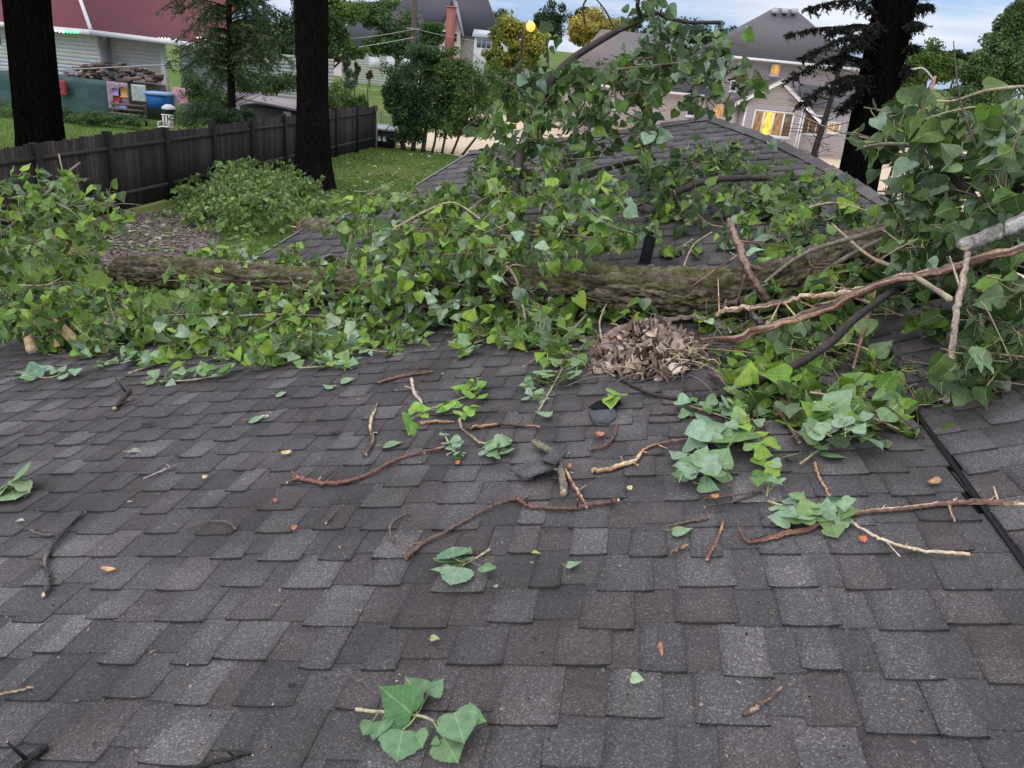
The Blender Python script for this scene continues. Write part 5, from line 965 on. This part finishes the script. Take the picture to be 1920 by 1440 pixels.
# gabled bump-out with the bright windows
Y3 = Y2-2.0; bx0, bx1 = P(1395, 230, Y3)[0], P(1497, 240, Y3)[0]; bz = P(1445, 196, Y3)[2]; pk = P(1463, 153, Y3); mb = MB(); a0, a1, c0, c1 = pxr(1405, 207, 1480, 256, Y3); clap(mb, bx0, bx1, 0, bz, Y3, SID, .16); box(mb, bx0, bx1, Y3+.05, Y2+.4, 0, bz, SID)
z = bz
while z < pk[2]-.1:
    t = (z-bz)/(pk[2]-bz); l_, r_ = bx0+(pk[0]-bx0)*t, bx1+(pk[0]-bx1)*t; clap(mb, l_, r_, z, min(z+.16, pk[2]), Y3, (.46, .40, .40), .16); z += .16
mb.build('wall', M_PAINT, rh); mb = MB(); box(mb, bx0-.10, bx0+.02, Y3-.05, Y3+.05, 0, bz, TRIM); mb.build('corner_trim', M_PAINT, rh); mb = MB(); box(mb, bx1-.02, bx1+.10, Y3-.05, Y3+.05, 0, bz, TRIM); mb.build('corner_trim', M_PAINT, rh)
mb = MB()
for e in (bx0-1.0, bx1+1.6):
    s = -1 if e < pk[0] else 1; ee = np.array([e, Y3-.4, bz-(.1 if s < 0 else .9)]); pp = np.array([pk[0], Y3-.4, pk[2]+.15]); prism(mb, [pp, ee, ee-[0, 0, .14], pp-[0, 0, .14]], (0, 3.2, 0), (.15, .14, .15))
mb.build('gable_roof', M_ROOFF, rh); mb = MB()
for e in (bx0-1.0, bx1+1.6):
    s = -1 if e < pk[0] else 1; ee = np.array([e, Y3-.47, bz-(.1 if s < 0 else .9)]); pp = np.array([pk[0], Y3-.47, pk[2]+.15]); prism(mb, [pp+[0, 0, .03], ee+[0, 0, .03], ee-[0, 0, .26], pp-[0, 0, .26]], (0, .06, 0), TRIM)
mb.build('bargeboard', M_PAINT, rh)
window(1405, 207, 1480, 256, Y3, ['amber', 'yellow', 'amber', 'dim'], fr_=.12)
Y4 = Y2-1.0; sx0, sx1 = bx1+.12, P(1590, 250, Y4)[0]; sz = P(1530, 200, Y4)[2]; mb = MB(); clap(mb, sx0, sx1, 0, sz, Y4, SID, .16); box(mb, sx0, sx1, Y4+.05, Y2+.4, 0, sz, SID); mb.build('wall', M_PAINT, rh); mb = MB(); prism(mb, [(sx0, Y4-.4, sz), (sx1+.4, Y4-.4, sz), (sx1+.4, Y2+.4, sz+1.4), (sx0, Y2+.4, sz+1.4)], (0, 0, -.12), (.15, .14, .15)); mb.build('porch_roof', M_ROOFF, rh)
window(1498, 214, 1540, 252, Y4, ['dim', 'dim', 'dim']); window(1548, 228, 1572, 250, Y4, ['orange', 'amber'])
mb = MB(); tube(mb, [(bx1+.2, Y3-.1, 0), (bx1+.2, Y3-.1, bz-.3)], .06, 8, TRIM); tube(mb, [(mx0+.25, Y2+.2, 0), (mx0+.25, Y2+.2, P(1352, 160, Y2)[2])], .06, 8, TRIM); mb.build('downspout', M_PAINT, rh)

# --- poles, lamps, wires
def pole(x, ytop, ybase, Y, r, name, label, cat, c=(.11, .095, .085), group=None):
    t = P(x, ytop, Y); root = empty(name, [t[0], Y, terr(t[0], Y)], label, cat, group); mb = MB(); tube(mb, resample([(t[0], Y, terr(t[0], Y)), tuple(t)], 8), [r, r*.8], 12, c, rough=.05); mb.build('pole', M_WOOD, root); return root, t
up_, tpp = pole(782, -120, 100, 72, .24, 'utility_pole', 'dark wooden utility pole rising behind the round bushes', 'utility pole'); mb = MB(); q = P(782, 55, 71.6); box(mb, q[0]-.9, q[0]+.3, 71.5, 71.62, q[2]-.05, q[2]+.07, (.3, .28, .26)); mb.build('bracket', M_WOOD, up_)
def wire(label, pts, r=.02):
    mb = MB(); a = [P(*q) for q in pts]; tube(mb, resample(a, 30), r, 4, (.42, .42, .42)); single(mb, 'utility_wire', M_MET, label, 'wire', 'wires at the utility pole')
wire('upper wire running left from the utility pole', [(776, 55, 71), (700, 68, 66), (600, 77, 60), (480, 82, 55), (340, 88, 50)]); wire('lower wire running left from the utility pole past the dark trunk', [(776, 70, 71), (700, 84, 66), (600, 98, 58), (480, 110, 52), (430, 116, 50)], .026)
wire('thin wire running right from the utility pole', [(786, 56, 72), (830, 66, 80), (900, 78, 95), (940, 80, 100)], .022); wire('dark wire crossing in front of the white house wall', [(-20, 132, 38), (105, 131, 39), (200, 127, 40), (300, 122, 42), (420, 118, 46)], .028)
sl_, t = pole(982, 52, 150, 66, .13, 'street_lamp', 'lit orange street lamp on a pole left of the fallen crown', 'street lamp', (.05, .04, .035)); mb = MB(); q = P(995, 50, 65.2); tube(mb, resample([t-[0, 0, .1], t*.5+q*.5+[0, 0, .45], q+[0, 0, .2]], 8), .05, 6, (.3, .28, .26)); mb.build('arm', M_MET, sl_)
M_LAMP = mat('lamp_glow', col=(1, .6, .2), emit=(1, .30, .02), estr=1.7); mb = MB(); ball(mb, q, .36, n=12); mb.build('lamp', M_LAMP, sl_); pd = bpy.data.lights.new('lamp_light', 'POINT'); pd.energy = 900; pd.color = (1, .55, .15); pd.shadow_soft_size = .3; po = bpy.data.objects.new('lamp_light', pd); COL.objects.link(po); po.location = tuple(q+np.array([.3, 1.2, 1.6])-np.array(sl_['_base'])); po.parent = sl_
l2, t = pole(1754, 142, 210, 58, .11, 'street_lamp', 'unlit street lamp with a long arm between the right trees', 'street lamp', (.42, .26, .17)); mb = MB(); q = P(1700, 134, 57); tube(mb, resample([t-[0, 0, .3], (t+q)/2+[0, 0, .35], q], 10), .05, 6, (.55, .55, .56)); mb.build('arm', M_MET, l2); mb = MB(); tube(mb, resample([q+[-.35, 0, 0], q, q+[.2, 0, 0]], 6), [.06, .13, .06], 8, (.75, .76, .78)); mb.build('lamp_head', M_PAINT, l2)
l3, t = pole(1726, 204, 230, 40, .05, 'yard_lamp', 'small lit orange lamp glowing between the right leaves', 'lamp'); mb = MB(); ball(mb, P(1719, 205, 40), .13, n=10); mb.build('lamp', M_LAMP, l3)

# --- vegetation
pn = empty('pine_tree', [P(432, 210, 34)[0], 34, 0], 'tall drooping pine with a thin dark trunk in front of the left house', 'tree'); mb = MB(); b = P(434, 215, 34); b[2] = 0; tt = P(424, -160, 34)
tube(mb, resample([b, (b+tt)/2, tt], 14), [.20, .13, .06], 10, (.02, .017, .015), rough=.1); mb.build('trunk', M_DKB, pn); tb = MB(); lb = MB(); PNC = [(.07, .11, .045), (.10, .145, .06), (.05, .08, .035), (.13, .18, .085)]
for k in range(150):
    y_ = -150+random.random()*300; x_ = 425+(y_+150)*.02; sg = random.choice((-1, 1)); ln_ = random.uniform(50, 135)*(1-.35*max(0, (y_-90)/90)); a_ = P(x_, y_, 34); b_ = P(x_+sg*ln_*random.uniform(.5, 1), y_+random.uniform(8, 46), 34+random.uniform(-2.6, 2.6)); mid = (a_+b_)/2+np.array([0, 0, .35]); pp = resample([a_, mid, b_], 10); tube(tb, pp, [.035, .01], 4, (.03, .025, .02), cap=False)
    for _ in range(46):
        t = 1.5+random.random()*7.4; i_ = int(t); q = pp[i_]+(pp[i_+1]-pp[i_])*(t-i_); d = nrm(rng.normal(0, 1, 3)*[1, 1, .4]+[0, 0, -.75]); e = q+d*random.uniform(.15, .5)
        for _j in range(5): u = q+(e-q)*random.random(); nd = nrm(rng.normal(0, 1, 3)+d*1.3); w_ = nrm(np.cross(nd, rng.normal(0, 1, 3)))*.022; lb.add([u-w_, u+w_, u+nd*random.uniform(.10, .20)], [(0, 1, 2)], jit(random.choice(PNC), .25))
tb.build('boughs', M_DKB, pn); lb.build('needles', M_FAR, pn)
tree('leafy_tree', 'dark leafy tree filling the gap between the pine and the tall dark trunk', 50, (520, 170), [(510, 80, 60, 60), (560, 60, 40, 70), (620, 70, 30, 50), (470, 100, 50, 50)], [(.055, .09, .03), (.08, .12, .04), (.045, .07, .028)], .2, 26, 80, .15)
tree('bush', 'rounded dark green shrub behind the fence, left of the shed', 33, (405, 245), [(390, 222, 62, 34), (450, 225, 36, 22)], FB+FD[:2], .06, 26, 110, .07, 'bush')
tree('bush', 'yellow-green bush spilling over the fence beside the tall trunk', 40, (632, 225), [(630, 188, 44, 34), (668, 200, 26, 22)], FG+FYG[2:], .05, 22, 90, .08, 'bush')
tree('sapling', 'slim bluish spruce sapling behind the yellow-green bush', 46, (665, 180), [(655, 150, 16, 26), (648, 115, 8, 18)], FB, .05, 14, 40, .08)
tree('small_tree', 'small broad tree with a forked trunk beside the street', 62, (612, 157), [(625, 55, 50, 44), (600, 100, 40, 22), (665, 95, 26, 18), (640, 20, 40, 24)], FG[:3]+FYG[2:], .2, 22, 70, .17)
tree('conifer_tree', 'dark cone-shaped conifer, left of the two by the street', 62, (669, 150), [(669, 132, 8, 16)], [(.10, .09, .03), (.06, .09, .03)], .05, 10, 50, .1, group=None)
tree('conifer_tree', 'small dark conifer nearest the garage doors by the street', 62, (693, 152), [(693, 142, 7, 10)], [(.12, .09, .04), (.06, .08, .03)], .05, 8, 40, .1)
tree('leafy_tree', 'wide green tree standing before the garage roof', 85, (750, 130), [(745, 45, 52, 34), (720, 85, 40, 22), (760, 90, 50, 20), (810, 60, 28, 24), (700, 30, 30, 22)], FG[:2]+FB, .25, 22, 70, .24)
tree('small_tree', 'dense dark round tree on the lawn, left of the pair by the roof', 40.5, (775, 283), [(770, 150, 54, 50), (765, 205, 46, 36), (800, 110, 44, 26), (815, 190, 50, 50), (770, 245, 36, 26), (745, 180, 30, 40)], FB+FD[:2]+FG[:1], .13, 22, 74, .11, stems=3)
tree('small_tree', 'lighter multi-stemmed tree, right of the pair by the roof', 40.5, (838, 290), [(860, 160, 66, 46), (880, 205, 56, 38), (840, 235, 50, 30), (910, 160, 44, 40), (900, 240, 40, 26), (830, 120, 50, 30)], FG[:3]+[(.09, .13, .05)], .07, 18, 60, .11, stems=4)
tree('yellow_lit_tree', 'tree lit yellow-green by the street lamp', 70, (960, 140), [(960, 62, 42, 34), (1005, 80, 30, 26), (935, 110, 36, 30), (980, 110, 34, 24)], FYG, .2, 24, 90, .2)  # the lamp's yellow light is put into these leaf colours
tree('autumn_tree', 'golden yellow tree behind the low house wing', 95, (1125, 100), [(1120, 50, 56, 34), (1090, 62, 26, 20), (1160, 60, 24, 18)], FY, .25, 26, 100, .24)
tree('bush', 'green shrubbery at the left end of the low house wing', 56, (1000, 240), [(985, 170, 36, 40), (950, 170, 30, 36), (1020, 150, 40, 30)], FG[:2]+FB, .1, 20, 80, .14, 'bush')
tree('far_tree', 'dark rounded tree on the skyline above the street lamp', 130, (1030, 90), [(1035, 42, 34, 34), (1010, 60, 26, 20)], FD+FB[:1], .3, 24, 90, .3, group='trees on the skyline')
for i, (x, y, rx, ry, lab, pal) in enumerate([(880, 30, 44, 26, 'skyline tree behind the brick chimney', FB), (740, 5, 60, 18, 'skyline tree left of the utility pole top', FG[:2]), (930, 40, 24, 24, 'skyline tree between the chimney house and the lamp', FB+FG[:1]), (1210, 50, 60, 24, 'dark skyline tree behind the long low roof, left', FD+FB), (1290, 62, 50, 26, 'dark skyline tree behind the long low roof, middle', FB), (1350, 70, 40, 26, 'dark skyline tree next to the tall hipped roof', FD+FB), (1100, 30, 30, 18, 'dark skyline tree above the golden tree', FD), (820, 12, 50, 18, 'skyline tree behind the utility pole', FB), (670, 14, 60, 14, 'skyline tree above the dark garage roof', FG[:2])]):
    tree('far_tree', lab, 150, (x, y+40), [(x, y, rx, ry), (x+rx*.5, y+ry*.4, rx*.6, ry*.6), (x-rx*.5, y+ry*.3, rx*.6, ry*.6)], pal, .3, 14, 60, .34, group='trees on the skyline')
tree('leafy_tree', 'round green tree right of the dark spruce', 75, (1735, 190), [(1735, 112, 44, 34), (1715, 140, 40, 30), (1770, 130, 34, 26)], FG[:2]+FYG[2:], .25, 26, 100, .2)
tree('far_tree', 'small dark tree on the skyline between the right trees', 130, (1790, 150), [(1790, 104, 26, 12), (1815, 112, 20, 12)], FD, .2, 14, 60, .3, group='trees on the skyline')
tree('poplar_tree', 'tall green tree filling the top right corner', 42, (1890, 260), [(1895, 60, 36, 60), (1860, 110, 56, 46), (1910, 130, 50, 50), (1830, 140, 40, 30), (1810, 180, 44, 26), (1850, 170, 50, 36), (1925, 30, 30, 44)], FG[:3]+FB, .25, 24, 110, .12)
# spruce in front of the right house
sp, _ = bigtrunk('spruce_tree', 'near-black spruce with drooping boughs in front of the right house', tpath((1560, 560), (1680, 0), 20, 13), [.55, .46, .45, .42], 5); tb = MB(); lb = MB(); SPC = [(.018, .022, .015), (.012, .016, .011), (.03, .033, .022)]
def sbough(a, b, wd, n=150):
    pa, pb = P(*a), P(*b); mid = (pa+pb)/2+np.array([0, 0, np.linalg.norm(pb-pa)*.12]); pts = resample([pa, mid, pb], 14); tube(tb, pts, [.035, .008], 5, (.05, .04, .035)); 
    for k in range(n):
        t = random.random()*13; i = min(int(t), 12); q = pts[i]+(pts[i+1]-pts[i])*(t-i); d = nrm(rng.normal(0, 1, 3)*[1, 1, .25]+[0, 0, -.7]); ln = wd*random.uniform(.5, 1.2)*(1-.4*t/13)
        e = q+d*ln; tube(tb, [q, e], [.006, .002], 3, (.05, .04, .035), cap=False)
        for j in range(13):
            u = q+(e-q)*random.random(); nd = nrm(rng.normal(0, 1, 3)+d*1.2); x_ = nrm(np.cross(nd, rng.normal(0, 1, 3)))*.017; lb.add([u-x_, u+x_, u+nd*random.uniform(.05, .10)], [(0, 1, 2)], jit(random.choice(SPC), .2))
for a, b, wd in [((1665, 40, 20), (1515, 15, 19), .34), ((1665, 20, 20), (1560, -15, 21), .4), ((1660, 90, 20), (1505, 108, 18.5), .30), ((1660, 60, 20), (1550, 60, 20), .35), ((1650, 110, 20), (1475, 65, 18.3), .18), ((1645, 150, 20), (1500, 195, 18.5), .30), ((1640, 120, 20), (1478, 150, 18.6), .34), ((1640, 170, 20), (1560, 170, 19), .32), ((1690, 30, 20), (1745, 8, 19.5), .32), ((1690, 60, 20), (1728, 45, 19), .34), ((1680, 100, 20), (1715, 85, 19.5), .34), ((1670, 120, 20), (1700, 130, 19.6), .4), ((1680, 0, 20), (1735, -20, 20), .4), ((1670, -20, 20), (1590, -50, 20), .4), ((1625, 170, 20), (1575, 210, 19.5), .25), ((1660, 40, 20), (1600, 90, 19), .4), ((1670, 60, 20), (1690, 150, 20.6), .35), ((1660, 150, 20), (1690, 190, 20.4), .3), ((1630, 60, 20), (1560, 130, 19.2), .3)]: sbough(a, b, wd)
tb.build('boughs', M_DKB, sp); lb.build('needles', M_FAR, sp)
dt = empty('bare_tree', [P(1530, 290, 30)[0], 30, 0], 'thin half-dead tree with bare twigs between the spruce and the lit windows', 'tree'); mb = MB(); b = P(1500, 400, 30); b[2] = 0; pts = resample([b, P(1525, 295, 30), P(1548, 220, 30), P(1568, 150, 30), P(1585, 80, 30)], 24); tube(mb, pts, [.16, .12, .09, .05], 8, (.06, .05, .045), rough=.1); mb.build('trunk', M_DKB, dt); mb = MB()
for k in range(46):
    i = random.randint(5, 22); an = random.random()*2*pi; d = np.array([cos(an), sin(an)*.6, random.uniform(-.1, .5)]); e = pts[i]+d*random.uniform(.5, 1.6); tube(mb, resample([pts[i], (pts[i]+e)/2+rng.normal(0, .08, 3), e], 6), [.018, .006], 4, (.055, .045, .04)); 
    for j in range(3): u = pts[i]+(e-pts[i])*random.uniform(.3, .9); tube(mb, [u, u+rng.normal(0, .25, 3)], [.008, .004], 3, (.055, .045, .04))
mb.build('twigs', M_DKB, dt)['kind'] = 'stuff'
mb = MB(); tb = MB()
g_ = P(1700, 350, 24)
for k in range(34):                                                    # spiky dark plants
    x = random.uniform(1640, 1790); b = P(x, 420, 22+random.uniform(-1, 1.5)); h_ = P(x, random.uniform(308, 350), 23)[2]-b[2]; r_ = random.uniform(.10, .2)
    for j in range(70):
        z = random.random()**.8; an = random.random()*2*pi; rr = r_*(1-z)*random.uniform(.5, 1.1); p = b+np.array([cos(an)*rr, sin(an)*rr, z*h_]); e = p+np.array([cos(an)*.03, sin(an)*.03, .14]); mb.add([p-[.02, 0, 0], p+[.02, 0, 0], e], [(0, 1, 2)], jit((.035, .045, .02), .3))
single(mb, 'hedge', M_FAR, 'row of dark spiky evergreens behind the right roof edge', 'hedge')
# foliage heap lying on the ground left of the roof + loose litter
HGR = [(.16, .28, .05), (.12, .21, .04), (.21, .34, .06), (.26, .38, .10), (.08, .14, .03)]
hp = empty('fallen_foliage', G(470, 400), 'broken leafy branches heaped on the ground between mulch and trunk', 'branches'); lb = LB(); tb = MB()
for _ in range(420):
    px, py = ell(480, 395, 140, 52)
    if py < 345+abs(px-470)*.12-8 and random.random() < .8: continue
    p = G(px, py)*1.0; p[2] = random.random()*.9*max(.15, 1-((px-480)/150)**2); an = random.random()*6.28; spray(lb, tb, p, [cos(an), sin(an), .4], .6, 10, .125, HGR, .5, tr=.005)
for _ in range(120):
    px, py = ell(470, 338, 60, 22); p = G(px, py+50); p[2] += random.random()*1.0; spray(lb, tb, p, [cos(px), sin(px), .4], .5, 9, .12, HGR, .5, tr=.005)
br = tb.build('branch', M_TWIG, hp); lf = lb.build('leaves', M_LEAF, hp)
mb = MB()
for _ in range(900):
    px, py = (random.uniform(560, 860), random.uniform(285, 400)) if random.random() < .75 else (random.uniform(180, 340), random.uniform(400, 470)); p = G(px, py, .05); s = random.uniform(.03, .09); mb.add(p+rng.normal(0, 1, (4, 3))*s*[1, 1, .3], [(0, 1, 2, 3)], random.choice([(.45, .45, .25), (.3, .4, .15), (.55, .55, .45), (.2, .28, .08)]))
single(mb, 'leaf_litter', M_FAR, 'pale torn leaves strewn over the lawn and mulch', 'leaf litter', kind='stuff')
mb = MB()
for _ in range(1500):
    px, py = random.uniform(170, 400), random.uniform(395, 500); p = G(px, py, .04); s = random.uniform(.02, .06); mb.add(p+rng.normal(0, 1, (4, 3))*s*[1, 1, .3], [(0, 1, 2, 3)], random.choice([(.34, .28, .27), (.24, .19, .18), (.12, .09, .08), (.5, .44, .43)]))
single(mb, 'wood_chips', M_FAR, 'pinkish grey wood chips covering the bed left of the roof', 'wood chips', kind='stuff')
mb = MB()
for _ in range(32000):
    u_ = random.random()
    if u_ < .5: px, py = random.uniform(540, 860), random.uniform(278, 400)
    elif u_ < .68: px, py = random.uniform(400, 640), random.uniform(400, 520)
    else: px, py = random.uniform(0, 330), random.uniform(205, 300)
    p = G(px, py); an = random.random()*6.28; k = .6+.8*noise.noise(Vector((p[0]*.5, p[1]*.5, 0))); h_ = random.uniform(.03, .10); w_ = np.array([cos(an), sin(an), 0])*.012
    mb.add([p-w_, p+w_, p+[random.uniform(-.04, .04), random.uniform(-.04, .04), h_]], [(0, 1, 2)], tuple(q*max(.35, k+.3) for q in random.choice([(.09, .17, .035), (.13, .21, .045), (.18, .22, .07), (.06, .12, .03)])))
single(mb, 'grass_blades', M_FAR, 'short grass blades growing on the lawns either side of the fence', 'grass', kind='stuff')
# cart by the fence end and wire gate
ct = empty('trash_cart', G(722, 276), 'black lidded cart with a pale top beside the end of the fence', 'cart'); b = G(722, 276); mb = MB(); T = lambda x, y, z: (b[0]+x, b[1]+y, z); box(mb, -.5, .5, -.35, .35, .05, .85, (.02, .02, .022), T); mb.build('body', M_PAINT, ct); mb = MB(); prism(mb, [T(-.58, -.42, .85), T(.55, -.42, .85), T(.55, .42, 1.02), T(-.58, .42, 1.02)], (0, 0, .07), (.55, .57, .6)); mb.build('lid', M_PAINT, ct)
mb = MB(); tube(mb, resample([T(.1, -.44, .86), T(.35, -.46, 1.15), T(.62, -.3, .9)], 10), .025, 6, (.03, .03, .03)); mb.build('handle', M_MET, ct)
for xx in (-.22, .02): mb = MB(); prism(mb, [T(xx-.08, -.36, .32), T(xx+.08, -.36, .32), T(xx+.08, -.36, .5), T(xx+.04, -.36, .57), T(xx-.04, -.36, .57), T(xx-.08, -.36, .5)], (0, -.01, 0), (.7, .7, .7)); mb.build('label_panel', M_PAINT, ct)
gt = empty('wire_gate', G(728, 268), 'low chain-link gate with metal posts behind the black cart', 'gate'); mb = MB(); a, b2 = G(706, 270)+[0, 1, 0], G(752, 268)+[0, 1.5, 0]
for q in (a, (a+b2)/2, b2): tube(mb, [q, q+[0, 0, 1.5]], .035, 6, (.12, .12, .12))
for z in (.15, 1.35): tube(mb, [a+[0, 0, z], b2+[0, 0, z]], .022, 6, (.45, .45, .44))
mb.build('frame', M_MET, gt); mb = MB()
for k in range(26): t = k/25; q = a+(b2-a)*t; tube(mb, [q+[0, 0, .15], q+[(b2-a)[0]/26*3, 0, 1.35]], .005, 3, (.3, .3, .3), cap=False); tube(mb, [q+[0, 0, 1.35], q+[(b2-a)[0]/26*3, 0, .15]], .005, 3, (.3, .3, .3), cap=False)
mb.build('mesh', M_MET, gt)
tree('bush', 'low bushes and weeds below the teal tarp, left yard', 38, (150, 230), [(20, 215, 40, 24), (120, 215, 26, 20), (160, 222, 50, 16), (200, 218, 40, 14), (250, 225, 30, 12)], FG[:2]+FB, .04, 16, 60, .07, 'bush')
tree('bush', 'leafy undergrowth right of the pink sheet', 37, (380, 215), [(375, 165, 40, 30), (400, 190, 50, 26), (480, 160, 60, 20), (520, 150, 50, 24)], FG[:2]+FD[1:2], .05, 18, 60, .09, 'bush')
